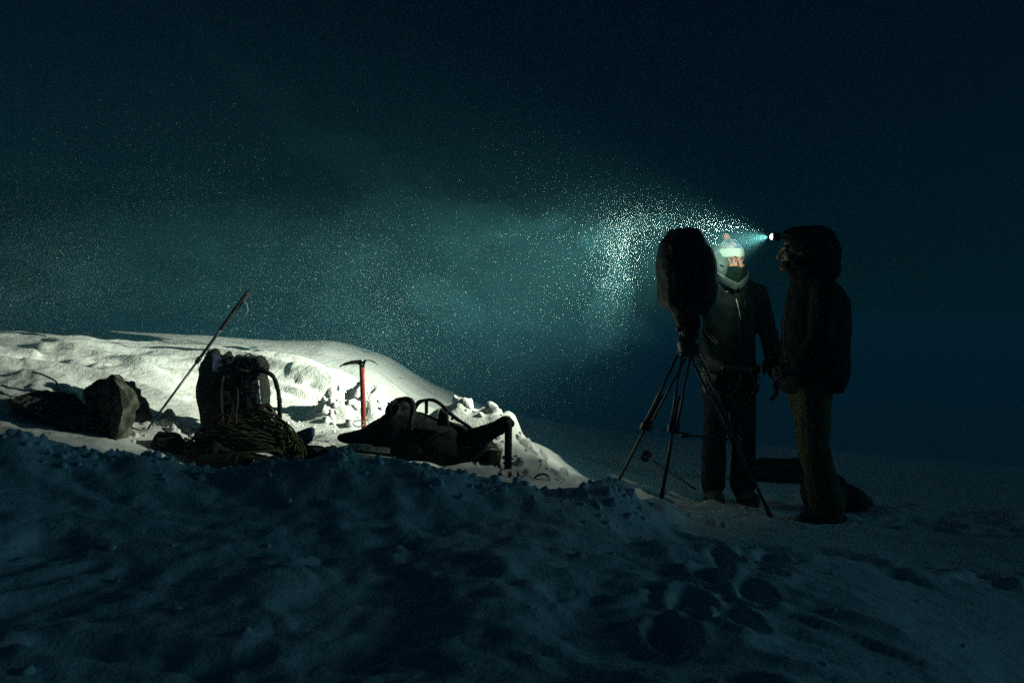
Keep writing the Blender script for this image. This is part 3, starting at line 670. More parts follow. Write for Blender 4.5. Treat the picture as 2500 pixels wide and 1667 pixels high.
def covered_camera():
    d = 5.92; k = d/F; org = P(1682,790,d); t = empty('covered_camera', org); tag(t, 'bulky camera wrapped in a black rain cover on top of the tripod', 'camera')
    secs = []
    for py, l, r, dep in [(796,1652,1712,.07),(782,1648,1716,.10),(765,1640,1724,.14),(750,1624,1733,.17),(735,1615,1744,.19),(715,1613,1751,.20),(690,1613,1752,.205),(660,1611,1748,.205),(637,1611,1741,.20),(618,1613,1732,.19),(602,1616,1722,.18),(588,1624,1714,.165),(575,1633,1706,.15),(568,1636,1702,.14),(563,1637,1701,.135)]:
        secs.append((CAM_Z-(py-833.5)*k, ((l+r)/2-1250)*k, d, (r-l)/2*k, dep))
    mb = MB().loft(secs, 40, 'z', 3.2)
    shift(mb, org).remesh('rain_cover', .009, M['cover'], t, 1, lambda co: .014*fbm(co*np.array([7,7,4]), 4, 91)+.014*np.abs(vnoise(co*np.array([15,15,4])+3, 93))-.006*np.abs(vnoise(co*np.array([8,8,20])+3, 95)))
    MB().ribbon(smoothpath([P(1640,748,5.80)-org, P(1660,758,5.73)-org, P(1690,762,5.72)-org, P(1725,755,5.77)-org]), .018, .004, (0,.2,1)).build('hem_cord', M['web'], t)
    MB().box(P(1684,812,d)-org, (.09,.13,.05)).build('mounting_plate', M['plastic'], t, False, .006)
    MB().ribbon(smoothpath([P(1706,762,5.80)-org, P(1713,785,5.79)-org, P(1708,812,5.79)-org]), .014, .003, (1,0,0)).build('hanging_strap', M['reflect'], t)
covered_camera()

# ------------------------------------------------------------------ people
def head_parts(mb, H, yaw, pitch=0):
    Rm = Matrix.Rotation(yaw, 3, 'Z')@Matrix.Rotation(pitch, 3, 'X')
    T = lambda *p: Vector(H)+Rm@Vector(p)
    mb.ell(T(0,.015,.02), (.076,.096,.108), Rm); mb.ell(T(0,-.03,-.055), (.056,.058,.066), Rm)
    mb.capsule(T(0,-.090,.012), T(0,-.112,-.034), .009, .0145); mb.ell(T(.011,-.100,-.038), (.008,.009,.007), Rm); mb.ell(T(-.011,-.100,-.038), (.008,.009,.007), Rm)
    mb.capsule(T(-.042,-.077,.026), T(.042,-.077,.026), .0125, .0125); mb.capsule(T(-.02,-.086,.024), T(.02,-.086,.024), .010, .010)
    for s in (-1, 1):
        mb.ell(T(s*.042,-.066,-.030), (.022,.020,.020), Rm); mb.ell(T(s*.079,.022,-.008), (.010,.020,.032), Rm)
    mb.capsule(T(-.018,-.090,-.066), T(.018,-.090,-.066), .0055, .0055); mb.capsule(T(-.015,-.088,-.077), T(.015,-.088,-.077), .007, .007)
    mb.ell(T(0,-.083,-.104), (.02,.018,.016), Rm)
    mb.capsule(T(0,.02,-.05), T(0,.035,-.16), .058, .062)
    return T, Rm
def eyes(T, Rm, t, gaze=0.0):
    for s in (-1, 1):
        MB().ell(T(s*.031,-.076,.001), (.0122,.0122,.0115), Rm, 16, 10).build('eye', M['white'], t)
        c = T(s*.031+math.sin(gaze)*.011,-.076-math.cos(gaze)*.0118,.001); MB().ell(c, (.0056,.003,.0056), Rm, 12, 8).build('iris', M['iris'], t)
        MB().tube([T(s*.031-.015,-.083,.004), T(s*.031-.006,-.089,.0095), T(s*.031+.006,-.089,.0095), T(s*.031+.015,-.083,.004)], [.003,.004,.004,.003], 8).build('eyelid', M['skin'], t)
        MB().tube([T(s*.012,-.094,.022), T(s*.030,-.092,.029), T(s*.048,-.078,.026)], [.0045,.0055,.003], 8).build('eyebrow', M['brow'], t)
def hand(mb, wrist, dirv, across, out, sc=1.0):
    """palm, four bent fingers of unequal length, thumb from the side of the palm"""
    w_ = Vector(wrist); d_ = Vector(dirv).normalized(); a_ = Vector(across); a_ = (a_-d_*a_.dot(d_)).normalized(); n_ = d_.cross(a_)
    if n_.dot(Vector(out)) < 0: n_ = -n_
    for s in (-.026, -.009, .009, .026): mb.capsule(w_+a_*s*.7*sc, w_+d_*.085*sc+a_*s*sc, .019*sc, .016*sc, 8, 3)
    for i, (s, L) in enumerate([(-.030,.062),(-.010,.076),(.011,.080),(.031,.068)]):
        p0 = w_+d_*.088*sc+a_*s*sc; p1 = p0+(d_*.9+n_*.25)*L*.45*sc; p2 = p1+(d_*.7+n_*.65)*L*.33*sc; p3 = p2+(d_*.35+n_*.85)*L*.25*sc
        mb.capsule(p0, p1, .0115*sc, .0105*sc, 8, 3); mb.capsule(p1, p2, .0105*sc, .0098*sc, 8, 3); mb.capsule(p2, p3, .0098*sc, .0085*sc, 8, 3)
    t0 = w_+d_*.022*sc+a_*.032*sc; t1 = t0+(d_*.55+a_*.75+n_*.2)*.045*sc; t2 = t1+(d_*.9+a_*.2+n_*.35)*.035*sc
    mb.capsule(t0, t1, .015*sc, .012*sc, 8, 3); mb.capsule(t1, t2, .012*sc, .0095*sc, 8, 3)
def limb(mb, pts, rs):
    for i in range(len(pts)-1): mb.capsule(pts[i], pts[i+1], rs[i], rs[i+1])

def person_one():
    t = empty('person', (1.509, 6.90, .035)); t.scale = (1.025, 1.025, 1.025); tag(t, 'person in a mint knitted hat and dark jacket standing behind the tripod, face lit', 'person')
    H = (.004, -.005, 1.622); yaw = R(25)
    mb = MB(); T, Rm = head_parts(mb, H, yaw)
    limb(mb, [(0,.03,1.46),(0,.02,1.30),(0,.01,1.05),(0,0,.92)], [.075,.12,.115,.12])
    mb.capsule((-.15,.02,1.40), (.15,.02,1.40), .062, .062)
    armR = [(.185,.01,1.40),(.255,.0,1.13),(.285,-.08,.90)]; armL = [(-.185,.01,1.40),(-.25,-.02,1.14),(-.20,-.18,.97)]
    limb(mb, armR, [.05,.042,.03]); limb(mb, armL, [.05,.042,.03])
    limb(mb, [(.085,0,.90),(.095,-.02,.48),(.095,.0,.10)], [.082,.052,.04]); limb(mb, [(-.085,0,.90),(-.105,-.03,.48),(-.115,.0,.10)], [.082,.052,.04])
    mb.capsule(armR[2], (.29,-.10,.84), .03, .02); mb.capsule(armL[2], (-.19,-.24,.95), .03, .02)
    mb.capsule((.095,.03,.07), (.11,-.12,.05), .04, .035); mb.capsule((-.115,.03,.07), (-.12,-.12,.05), .04, .035)
    mb.remesh('body', .0065, M['skin'], t, 2)
    eyes(T, Rm, t, R(14))
    # jacket
    j = MB().loft([(.79,0,0,.176,.138),(.88,0,0,.184,.142),(.97,0,0,.174,.136),(1.10,0,.005,.172,.134),(1.24,0,.01,.182,.138),(1.35,0,.015,.186,.132),(1.43,0,.02,.150,.115),(1.48,0,.02,.10,.09)], 30, 'z', 2.2)
    j.capsule((-.155,.02,1.405), (.155,.02,1.405), .082, .082); j.capsule((-.07,.01,1.43), (.07,.01,1.43), .10, .10)
    j.capsule((0,.015,1.42), (.005,.0,1.50), .10, .082)
    limb(j, [(.19,.01,1.405),(.262,.0,1.13),(.288,-.08,.89)], [.076,.064,.05]); limb(j, [(-.19,.01,1.405),(-.257,-.02,1.14),(-.205,-.18,.965)], [.076,.064,.05])
    jk = j.remesh('jacket', .009, M['jacket'], t, 4, lambda co: .009*fbm(co*np.array([10,10,6]), 3, 101)+.006*np.abs(vnoise(co*np.array([9,9,22])+2, 103)))
    bv = bvh_of(jk)
    def on(x, z, off=.003):
        h = bv.ray_cast(Vector((x,-1,z)), Vector((0,1,0))); return Vector((x, (h[0].y if h[0] else -.12)-off, z))
    MB().tube([on(.018,1.37), on(.026,1.33), on(.036,1.28), on(.044,1.235)], .0032, 7).build('chest_zip', M['reflect'], t)
    MB().tube([on(.075,1.36), on(.08,1.33), on(.084,1.30)], .0022, 7).build('chest_zip', M['hoodfab'], t)
    MB().tube([on(.01,1.46), on(.03,1.30), on(.035,1.10), on(.03,.92)], .004, 7).build('front_zip', M['plastic'], t)
    MB().tube([on(-.05,1.418), on(-.02,1.425), on(.0,1.427)], .0022, 7).build('yoke_seam', M['reflect'], t)
    # collar flaps standing open in a V below the chin
    MB().ribbon(smoothpath([(-.10,-.03,1.535),(-.075,-.105,1.505),(-.02,-.135,1.468),(.025,-.14,1.448)]), [.05]*19, .014, (-.1,-.4,1)).build('collar', M['hoodfab'], t, True, .004)
    MB().ribbon(smoothpath([(.115,-.01,1.545),(.10,-.085,1.515),(.065,-.125,1.478),(.025,-.14,1.448)]), [.05]*19, .014, (.1,-.4,1)).build('collar', M['hoodfab'], t, True, .004)
    # hood pulled up behind the hat
    h = MB(); h.ell((-.030,.045,1.63), (.105,.115,.15)).ell((-.02,.06,1.52), (.12,.10,.09)); h.ell((-.045,.0,1.60), (.075,.085,.12))
    h.remesh('hood', .008, M['hoodfab'], t, 3, wr(.007, 12, 105))
    # trousers and boots
    p = MB(); p.ell((0,0,.87), (.172,.128,.13)); limb(p, [(.084,0,.86),(.092,-.02,.48),(.092,.0,.12)], [.098,.080,.082]); limb(p, [(-.086,0,.86),(-.108,-.03,.48),(-.115,.0,.12)], [.098,.078,.080])
    p.remesh('trousers', .009, M['pants'], t, 3, lambda co: .010*fbm(co*np.array([9,9,5]), 3, 107)+.006*np.abs(vnoise(co*np.array([7,7,16])+2, 109)))
    for x0, x1 in ((.092,.12), (-.115,-.11)):
        b = MB(); b.capsule((x0,.05,.06), (x1,-.15,.045), .055, .048).capsule((x0,.02,.08), (x0,.01,.17), .062, .066)
        b.box(((x0+x1)/2,-.05,.012), (.095,.30,.03)); b.remesh('boot', .008, M['boot'], t, 2, wr(.003, 25, 111))
    g = MB(); hand(g, (.290,-.09,.865), (.03,-.10,-1), (-.2,-1,.1), (-1,0,0), 1.12); g.capsule((.288,-.078,.90), (.29,-.088,.86), .045, .038); g.remesh('glove', .0055, M['black'], t, 1)
    g = MB(); hand(g, (-.195,-.215,.955), (.15,-1,-.2), (1,.1,.1), (0,0,-1), 1.12); g.capsule((-.204,-.18,.965), (-.197,-.21,.957), .045, .038); g.remesh('glove', .0055, M['black'], t, 1)
    # neck tube over nose and mouth
    n_ = MB(); secs = []
    for z, f, rx, ry in [(-.175,.0,.078,.085),(-.14,-.012,.076,.088),(-.10,-.02,.073,.090),(-.065,-.024,.072,.091),(-.042,-.026,.0735,.090),(-.034,-.026,.073,.089)]:
        secs.append((z, 0, f, rx, ry))
    n_.loft(secs, 30, 'z', 2.0); n_.v = [tuple(T(*v)) for v in n_.v]
    n_.remesh('neck_tube', .006, M['gaiter'], t, 1, wr(.004, 30, 113))
    # knitted hat: rolled band and crown, pompom
    hb = MB(); hb.loft([(.026,0,.012,.088,.106),(.034,0,.012,.093,.111),(.060,0,.012,.094,.112),(.085,0,.014,.092,.109),(.094,0,.014,.088,.104)], 36, 'z', 2.0)
    def tilt(v): return tuple(T(v[0], v[1], v[2]-.22*max(0, v[1])))
    hb.v = [tilt(v) for v in hb.v]; hb.remesh('hat_band', .006, M['hat'], t, 2)
    hc = MB(); hc.loft([(.07,0,.014,.087,.103),(.095,0,.015,.086,.101),(.120,0,.017,.076,.088),(.140,-.004,.018,.058,.066),(.153,-.010,.02,.036,.040),(.160,-.014,.02,.015,.018)], 32, 'z', 2.0)
    hc.v = [tilt(v) for v in hc.v]; hc.remesh('hat_crown', .006, M['hat'], t, 2, wr(.003, 40, 115))
    pm = MB(); pm.ell(T(-.022,.02,.172), (.026,.026,.022)); pm.remesh('pompom', .004, M['pom'], t, 0, wr(.007, 120, 117))
    MB().ribbon([T(.001,-.08,.0)]*0 or smoothpath([(-.09,-.05,1.60),(-.075,-.083,1.60),(-.052,-.103,1.590)]), .008, .004, (0,0,1)).build('chin_strap', M['hoodfab'], t)
    # climbing harness
    ring = [Vector((.198*math.cos(a_), .152*math.sin(a_), .905+.008*math.sin(2*a_))) for a_ in np.linspace(0, 2*math.pi, 33)]
    MB().ribbon(ring, .045, .012, (0,0,1)).build('harness_belt', M['web'], t)
    for s in (-1, 1):
        cx = .088*s-.005; lr = [Vector((cx+.107*math.cos(a_), .112*math.sin(a_)-.01, .735+.04*math.cos(a_)*s)) for a_ in np.linspace(0, 2*math.pi, 25)]
        MB().ribbon(lr, .04, .010, (0,0,1)).build('leg_loop', M['web'], t)
    MB().box((-.105,-.150,.912), (.045,.012,.018), Euler((0,.1,-.3))).build('belt_buckle', M['orange'], t, False, .003)
    MB().tube(smoothpath([(.02,-.165,.90),(.03,-.175,.84),(.0,-.16,.76),(-.05,-.15,.72)]), .006, 8).build('tie_in_loop', M['rope'], t)
    MB().tube(smoothpath([(.10,-.15,.90),(.13,-.16,.80),(.09,-.165,.70),(.03,-.16,.66),(-.02,-.155,.72)]), .005, 8).build('gear_sling', M['rope2'], t)
    for x_, z_, m_ in [(-.185,.80,M['alu']),(-.205,.77,M['steel']),(.15,.82,M['steel'])]:
        lp = [Vector((x_+.02*math.cos(a_), -.13, z_+.045*math.sin(a_))) for a_ in np.linspace(0, 2*math.pi, 18)]
        MB().tube(lp, .0045, 7).build('carabiner', m_, t)
    pc = MB(); pc.ell((-.165,-.12,.86), (.05,.045,.075)); pc.remesh('waist_pouch', .007, M['olivepouch'], t, 1, wr(.006, 25, 119))
person_one()

def person_two():
    t = empty('person', (1.93, 6.32, .0)); tag(t, 'person in a black hooded parka and olive trousers seen from the side, wearing the headlamp', 'person')
    O = Vector((1.93, 0, 0)); X = lambda x, y, z: (x-O.x, y, z)
    yaw = R(-90)     # faces -X
    mb = MB(); T, Rm = head_parts(mb, X(1.80,-.01,1.715), yaw)
    limb(mb, [X(1.84,0,1.56),X(1.90,0,1.38),X(1.92,0,1.10),X(1.90,0,.95)], [.07,.125,.125,.125]); mb.capsule(X(1.90,-.16,1.46), X(1.90,.16,1.46), .065, .065)
    aN = [X(1.91,-.19,1.45),X(1.87,-.26,1.17),X(1.75,-.22,1.00)]; aF = [X(1.91,.19,1.45),X(1.86,.25,1.17),X(1.74,.18,1.02)]
    limb(mb, aN, [.05,.042,.03]); limb(mb, aF, [.05,.042,.03])
    mb.capsule(aN[2], X(1.73,-.20,.985), .03, .025); mb.capsule(aF[2], X(1.72,.16,1.01), .03, .025)
    lN = [X(1.885,-.095,.92),X(1.88,-.115,.50),X(1.965,-.115,.09)]; lF = [X(1.90,.095,.92),X(1.93,.115,.50),X(2.06,.115,.09)]
    limb(mb, lN, [.09,.06,.045]); limb(mb, lF, [.09,.06,.045])
    mb.capsule(X(1.98,-.115,.06), X(1.85,-.12,.045), .04, .035); mb.capsule(X(2.07,.115,.06), X(1.94,.12,.045), .04, .035)
    mb.remesh('body', .007, M['skin'], t, 2)
    eyes(T, Rm, t)
    xo = 1.925-O.x; j = MB().loft([(.83,xo-.015,0,.180,.195),(.87,xo-.01,0,.203,.215),(.96,xo,0,.214,.224),(1.10,xo,0,.208,.222),(1.25,xo+.005,0,.206,.226),(1.40,xo+.005,0,.192,.222),(1.50,xo,0,.155,.18),(1.57,xo-.02,0,.11,.12)], 30, 'z', 2.2); j.capsule(X(1.925,-.15,1.455), X(1.925,.15,1.455), .10, .10)
    j.capsule(X(1.90,0,1.46), X(1.87,0,1.58), .14, .11)
    limb(j, [X(1.92,-.20,1.44),X(1.875,-.275,1.16),X(1.765,-.235,1.01)], [.092,.078,.06]); limb(j, [X(1.92,.20,1.44),X(1.865,.265,1.16),X(1.75,.19,1.03)], [.092,.078,.06])
    j.remesh('parka', .010, M['parka'], t, 4, lambda co: .012*fbm(co*np.array([8,8,5]), 3, 121)+.008*np.abs(vnoise(co*np.array([7,7,15])+2, 123)))
    h = MB(); h.ell(X(1.93,0,1.745), (.145,.155,.145)).ell(X(1.86,.0,1.77), (.125,.135,.115)).ell(X(1.95,0,1.62), (.14,.15,.12)).ell(X(1.99,0,1.70), (.10,.13,.13))
    h.ell(X(1.80,0,1.815), (.095,.098,.062))
    h.remesh('hood', .009, M['parka'], t, 3, lambda co: .009*fbm(co*np.array([9,9,9]), 3, 125))
    bd = MB(); bd.ell(T(0,-.045,-.085), (.058,.060,.045), Rm); bd.ell(T(.045,-.01,-.06), (.03,.045,.05), Rm); bd.ell(T(-.045,-.01,-.06), (.03,.045,.05), Rm); bd.remesh('jaw_shade', .006, M['brow'], t, 1, wr(.004, 60, 135))  # dark mass added over the jaw to make the face look dimmer
    s_ = MB(); s_.capsule(X(1.83,0,1.60), X(1.80,0,1.62), .075, .06); s_.remesh('scarf', .008, M['parka'], t, 2, wr(.005, 20, 127))
    p = MB(); p.ell(X(1.90,0,.90), (.155,.175,.14)); limb(p, [X(1.885,-.095,.90),X(1.88,-.115,.50),X(1.965,-.115,.12)], [.118,.095,.105]); limb(p, [X(1.90,.095,.90),X(1.93,.115,.50),X(2.055,.115,.12)], [.118,.095,.105])
    p.remesh('trousers', .010, M['olive'], t, 3, lambda co: .013*fbm(co*np.array([8,8,5]), 3, 129)+.008*np.abs(vnoise(co*np.array([6,6,16])+2, 131)))
    for x0, y0_ in ((1.975,-.115), (2.06,.115)):
        b = MB(); b.capsule(X(x0+.03,y0_,.055), X(x0-.15,y0_-.01,.045), .056, .05).capsule(X(x0,y0_,.08), X(x0,y0_,.17), .066, .07); b.box(X(x0-.06,y0_,.012), (.31,.10,.03))
        b.remesh('boot', .008, M['boot'], t, 2, wr(.003, 25, 133))
    g = MB(); hand(g, X(1.745,-.215,.995), (-1,.45,-.35), (0,.3,1), (0,1,0), 1.1); g.capsule(X(1.765,-.235,1.01), X(1.745,-.215,.995), .046, .038); g.remesh('glove', .0055, M['black'], t, 1)
    g = MB(); hand(g, X(1.735,.175,1.02), (-1,-.4,-.3), (0,-.3,1), (0,-1,0), 1.1); g.capsule(X(1.75,.19,1.03), X(1.735,.175,1.02), .046, .038); g.remesh('glove', .0055, M['black'], t, 1)
    MB().tube(smoothpath([X(1.735,-.06,1.42), X(1.715,-.05,1.25), X(1.72,-.05,1.05)]), .004, 7).build('front_zip', M['hoodfab'], t)
person_two()

# ---- dark bags on the snow behind the two people
def duffel(name, x0, x1, y, h, dep, label, seed, m=M['black']):
    t = empty(name, ((x0+x1)/2, y, gz((x0+x1)/2, y))); tag(t, label, 'bag'); L = (x1-x0)/2
    mb = MB().loft([(-L,0,h*.5,dep*.25,h*.25),(-L*.95,0,h*.5,dep*.42,h*.45),(-L*.5,0,h*.5,dep*.5,h*.5),(0,0,h*.52,dep*.5,h*.52),(L*.5,0,h*.5,dep*.5,h*.5),(L*.95,0,h*.48,dep*.42,h*.43),(L,0,h*.48,dep*.25,h*.25)], 30, 'x', 2.8)
    mb.remesh('bag_body', .012, m, t, 3, lambda co: .014*fbm(co*8, 3, seed))
    for s in (-.35, .35):
        MB().ribbon([Vector((s*L, -dep*.53*math.cos(a_)*1.02, h*.52+h*.55*math.sin(a_))) for a_ in np.linspace(-.9, 3.6, 20)], .04, .006, (1,0,0)).build('carry_strap', M['web'], t)
duffel('duffel_bag', 1.86, 2.62, 8.3, .18, .30, 'low long black duffel bag on the snow between the two people', 141)
def dark_pack():
    x, y = 2.27, 7.0; t = empty('backpack', (x, y, gz(x, y)-.04)); t.scale = (.85, .85, .85); tag(t, 'slumped black backpack on the snow at the heels of the person with the headlamp', 'backpack')
    mb = MB().ell((-.08,0,.16), (.20,.17,.19)).ell((.10,0,.10), (.17,.15,.14)).ell((-.16,0,.27), (.13,.13,.09)).ell((.20,-.02,.05), (.12,.13,.08))
    mb.remesh('pack_body', .012, M['black'], t, 3, lambda co: .018*fbm(co*7, 3, 151))
    MB().ribbon(smoothpath([(-.14,-.14,.32),(.02,-.19,.27),(.14,-.17,.16),(.20,-.15,.04)]), .05, .02, (0,1,.2)).build('shoulder_strap', M['web'], t, True, .004)
    MB().ribbon(smoothpath([(.20,-.05,.12),(.27,-.06,.14),(.285,-.06,.08),(.285,-.06,.0)]), .03, .006, (0,1,.2)).build('hip_belt', M['web'], t)
dark_pack()
# ---- ski pole lying behind the tripod
a_, b_ = P(1570,1108,7.9), P(1698,1194,7.15); t = empty('ski_pole', b_); tag(t, 'thin dark ski pole lying on the snow behind the tripod legs', 'ski pole')
ax = a_-b_; b0 = Vector((0,0,0))
MB().tube([b0, ax*.75], .008, 8).build('shaft', M['carbon'], t)
MB().tube([ax*.93, ax*.935, ax*.94], [.045,.05,.01], 14).build('basket', M['plastic'], t); MB().tube([ax*.74, ax*1.0], [.007,.004], 8).build('tip', M['steel'], t)

# ------------------------------------------------------------------ windblown snow in the air
def spindrift():
    bx = BEAM.copy(); e1 = bx.cross(Vector((0,0,1))).normalized(); e2 = e1.cross(bx)
    B = np.array(bx); E1 = np.array(e1); E2 = np.array(e2); Lp = np.array(LAMP)
    # drifting wisps of fine snow over the slope
    N = 2800000
    p = np.stack([rng.uniform(-4.9,1.75,N), rng.uniform(5.3,9.6,N), rng.uniform(.35,3.6,N)], 1)
    r = np.linalg.norm(p-Lp, axis=1); ct = ((p-Lp)@B)/r
    lit = ct > math.cos(R(47)); p, r = p[lit], r[lit]
    wisp = fbm(p*np.array([.75,.75,1.15])+np.array([3,1,8]), 3, 201); fine = vnoise(p*np.array([3.2,3.2,2.2]), 207)
    band = np.exp(-((p[:,2]-1.45)/.85)**2)
    dens = np.clip(.16+.55*wisp+.16*fine, .012, 1)*band*np.clip(r/1.6, .25, 1)
    k = rng.random(len(p)) < np.minimum(1, dens*.95); p = p[k]
    extra = []
    for px, py, dd, sx, sy, sz, n in [(1540,552,6.75,.13,.25,.09,9000), (1515,600,6.75,.08,.2,.15,8000), (1500,670,6.75,.08,.2,.15,5000), (1650,545,6.6,.18,.2,.08,6000), (1485,790,6.9,.11,.2,.28,5000), (1420,570,7.0,.30,.3,.28,8000), (1600,500,6.8,.28,.3,.13,3500), (1835,583,6.33,.09,.05,.04,6000), (1780,570,6.42,.10,.08,.055,4000), (1740,552,6.5,.10,.1,.055,3000)]:
        c = np.array(P(px, py, dd)); extra.append(c+rng.normal(size=(n,3))*np.array([sx,sy,sz]))
    wide = np.stack([rng.uniform(-4.5,2.5,5000), rng.uniform(3.0,10,5000), rng.uniform(.3,4.0,5000)], 1)
    nb = len(p); p = np.concatenate([p]+extra+[wide]); fl = np.ones(len(p)); fl[nb:len(p)-len(wide)] = .66; r = np.linalg.norm(p-Lp, axis=1)
    gi = np.clip(np.searchsorted(GX, p[:,0]), 0, len(GX)-1); gj = np.clip(np.searchsorted(GY, p[:,1]), 0, len(GY)-1)
    ok = (p[:,2] > Z[gj,gi]+.03) & (r > .045)
    ok &= ~((np.abs(p[:,0]-1.49) < .17) & (np.abs(p[:,1]-6.7) < .42) & (p[:,2] < 1.86))
    p, r, fl = p[ok], r[ok], fl[ok]; n = len(p)
    size = .00038*fl*np.exp(rng.normal(0, .45, n))*np.clip(.5+r*.22, .5, 1.3); size *= np.where(rng.random(n) < .003, 2.2, 1)
    te = np.array([[1,0,-.7],[-1,0,-.7],[0,1,.7],[0,-1,.7]], float)
    fo = np.array([[0,2,1],[0,1,3],[0,3,2],[1,2,3]])
    st = rng.uniform(.6, 1.5, (n,3)); ang = rng.uniform(0, 6.28, n); ca, sa = np.cos(ang), np.sin(ang); a2 = rng.uniform(0, 6.28, n); c2, s2 = np.cos(a2), np.sin(a2)
    v = te[None]*st[:,None,:]*size[:,None,None]
    vx = v[...,0]*ca[:,None]-v[...,2]*sa[:,None]; vz = v[...,0]*sa[:,None]+v[...,2]*ca[:,None]; vy = v[...,1]
    vx, vy = vx*c2[:,None]-vy*s2[:,None], vx*s2[:,None]+vy*c2[:,None]
    v = np.stack([vx, vy, vz], -1)+p[:,None,:]
    f = fo[None]+(np.arange(n)*4)[:,None,None]
    me = fastmesh('spindrift', v.reshape(-1,3), f.reshape(-1,3))
    tag(link('spindrift', me, M['flake']), 'fine snow flakes blowing through the headlamp beam', 'snow', kind='stuff')
spindrift()
# ------------------------------------------------------------------ headlamp (the only lamp lit in the photograph)
def headlamp():
    t = empty('headlamp', LAMP); tag(t, 'small lit headlamp worn over the black hood, its beam pointing left', 'headlamp')
    ax = Vector((-1, 0, 0)); 
    MB().tube([(.004,0,0),(.012,0,0),(.03,0,0),(.045,0,-.002)], [.020,.026,.028,.024], 20).build('housing', M['plastic'], t)
    lens = MB(); lens.tube([(.003,0,0),(-.004,0,0),(-.012,0,0),(-.016,0,0)], [.018,.018,.013,.004], 20).build('lens', M['lens'], t)
    MB().tube([(.005,0,0),(-.003,0,0),(-.003,0,0),(.005,0,0)], [.0215,.0215,.0185,.0185], 24, cap=False).build('lens_ring', M['plastic'], t)
    # elastic strap round the hood
    pts = []
    hx, hy, hz = .165, .0, .005
    for k in range(25):
        a = 2*math.pi*k/24; pts.append((hx-.125*math.cos(a)*1.03, hy+.115*math.sin(a), hz+.025*(1-math.cos(a))/2))
    MB().ribbon(pts, .025, .004, (0,0,1)).build('strap', M['web'], t)
    ld = bpy.data.lights.new('headlamp_beam', 'SPOT'); lo = bpy.data.objects.new('headlamp_beam', ld); C.objects.link(lo)
    lo.parent = t; lo.location = (-.03, 0, 0)
    lo.rotation_euler = (-BEAM).to_track_quat('Z', 'Y').to_euler()
    ld.energy = LAMP_POWER; ld.spot_size = R(179); ld.spot_blend = .05; ld.shadow_soft_size = .012; ld.color = (.93, 1.0, .80)
    ld.use_nodes = True; n = ld.node_tree; em = [x for x in n.nodes if x.type == 'EMISSION'][0]
    tc = n.nodes.new('ShaderNodeTexCoord'); sx = n.nodes.new('ShaderNodeSeparateXYZ'); n.links.new(tc.outputs['Normal'], sx.inputs[0])
    mz = n.nodes.new('ShaderNodeMath'); mz.operation = 'ABSOLUTE'; n.links.new(sx.outputs['Z'], mz.inputs[0])
    ac = n.nodes.new('ShaderNodeMath'); ac.operation = 'ARCCOSINE'; n.links.new(mz.outputs[0], ac.inputs[0])
    dv = n.nodes.new('ShaderNodeMath'); dv.operation = 'DIVIDE'; dv.inputs[1].default_value = math.pi/2; n.links.new(ac.outputs[0], dv.inputs[0])
    fc = n.nodes.new('ShaderNodeFloatCurve'); c = fc.mapping.curves[0]
    PROF = [(0, 1), (8, .88), (14, .60), (20, .35), (28, .17), (35, .078), (41, .032), (45, .0070), (49, .0046), (55, .0045), (59, .0024), (64, .0008), (90, .0001)]
    c.points[0].location = (0, 1); c.points[1].location = (1, PROF[-1][1])
    for d_, v_ in PROF[1:-1]: c.points.new(d_/90, v_)
    for p_ in c.points: p_.handle_type = 'VECTOR'
    fc.mapping.update(); n.links.new(dv.outputs[0], fc.inputs['Value']); n.links.new(fc.outputs[0], em.inputs['Strength'])
headlamp()
bmx = MB().box((0, 186, -4.5), (802, 450, 23))
hz = bmx.build('haze', None, None, False)
hm = bpy.data.materials.new('cold drifting haze'); hm.use_nodes = True; t = hm.node_tree; t.nodes.clear()
pv = t.nodes.new('ShaderNodeVolumePrincipled'); out = t.nodes.new('ShaderNodeOutputMaterial')
pv.inputs['Color'].default_value = (.24, .80, .96, 1); pv.inputs['Density'].default_value = .0050; pv.inputs['Anisotropy'].default_value = 0.0
t.links.new(pv.outputs[0], out.inputs['Volume']); hz.data.materials.append(hm)
tag(hz, 'thin cold blue haze of windblown snow in the night air', 'haze', kind='stuff')

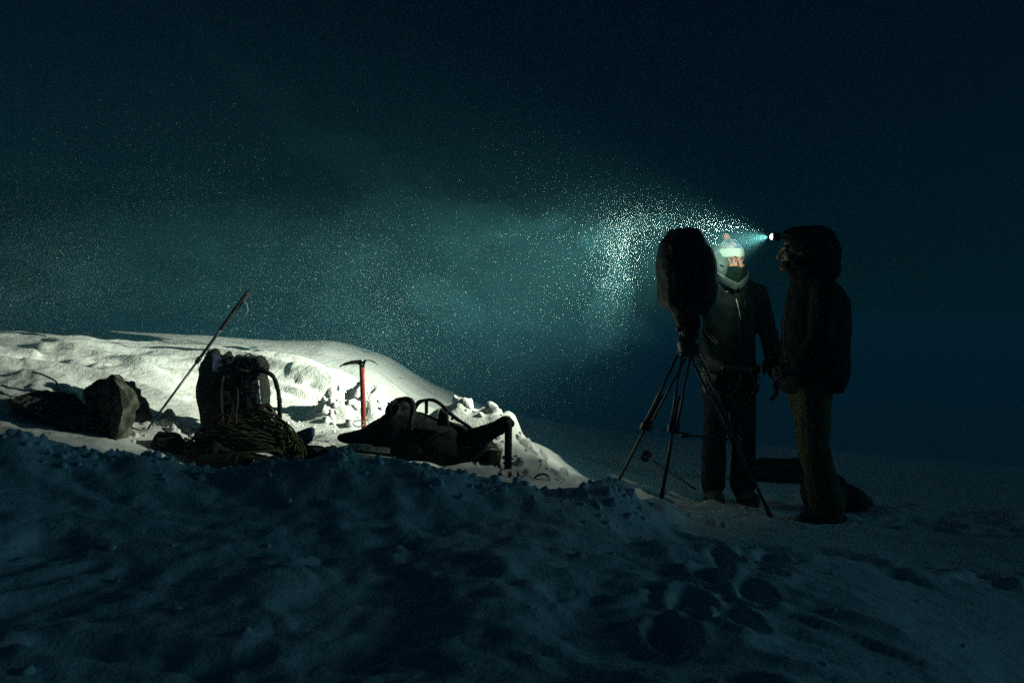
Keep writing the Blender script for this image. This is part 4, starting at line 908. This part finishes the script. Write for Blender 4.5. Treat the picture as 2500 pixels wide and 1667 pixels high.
# thicker drifts of blown snow hanging in the beam over the slope
def drifts():
    mb = MB(); rg = random.Random(21)
    for _ in range(34):                  # each drift is a torn, wind-drawn string of small puffs
        x = rg.uniform(-4.4, .9); y = rg.uniform(6.3, 8.8); z = rg.triangular(.95, 2.3, 1.5)
        if z < gz(x, y)+.35: z = gz(x, y)+.35+rg.random()*.4
        dx, dz = rg.gauss(-.16, .06), rg.gauss(.03, .07); s = rg.uniform(.07, .2)
        for q_ in range(rg.randint(4, 8)):
            mb.ell((x, y, z), (s*rg.uniform(1.0, 1.9), s*1.4, s*rg.uniform(.5, 1.0)), Euler((0, rg.gauss(.2,.4), 0)), 12, 7)
            x += dx+rg.gauss(0, .05); z += dz+rg.gauss(0, .05); dz += rg.gauss(0, .03); s *= rg.uniform(.75, 1.15)
            if z < gz(x, y)+.25: z = gz(x, y)+.25
    for px, py, r_ in [(1528,560,.10),(1518,600,.085),(1508,645,.085),(1500,690,.08),(1490,750,.09),(1560,545,.09),(1620,540,.09),(1480,820,.10),(1700,545,.07)]:
        mb.ell(P(px, py, 6.8), (r_, r_*1.6, r_*1.35), None, 14, 8)
    mb2 = MB().ell((-2.0, 7.7, 1.35), (2.9, 1.7, .95), None, 32, 20).ell((.1, 7.4, 1.55), (1.05, .9, .75), None, 32, 20).ell((-3.6, 7.4, 1.3), (1.6, 1.2, .7), Euler((0,.15,0)), 32, 20)
    o = mb.remesh('snow_drift', .05, None, None, 2, lambda co: .09*fbm(co*np.array([3.5,3.5,6]), 4, 301))
    m = bpy.data.materials.new('blown snow cloud'); m.use_nodes = True; t = m.node_tree; t.nodes.clear()
    pv = t.nodes.new('ShaderNodeVolumePrincipled'); out = t.nodes.new('ShaderNodeOutputMaterial')
    pv.inputs['Color'].default_value = (.22, .80, .94, 1); pv.inputs['Density'].default_value = .022
    t.links.new(pv.outputs[0], out.inputs['Volume']); o.data.materials.append(m)
    tag(o, 'pale drifting clouds of blown snow in the air above the slope', 'snow', kind='stuff')
    o2 = mb2.remesh('snow_cloud', .10, None, None, 4, lambda co: .28*fbm(co*1.3, 4, 311))
    m2 = m.copy(); m2.name = 'thin blown snow cloud'; m2.node_tree.nodes['Principled Volume'].inputs['Density'].default_value = .0095; o2.data.materials.append(m2)
    tag(o2, 'broad thin veil of spindrift hanging over the lit slope', 'snow', kind='stuff')
drifts()
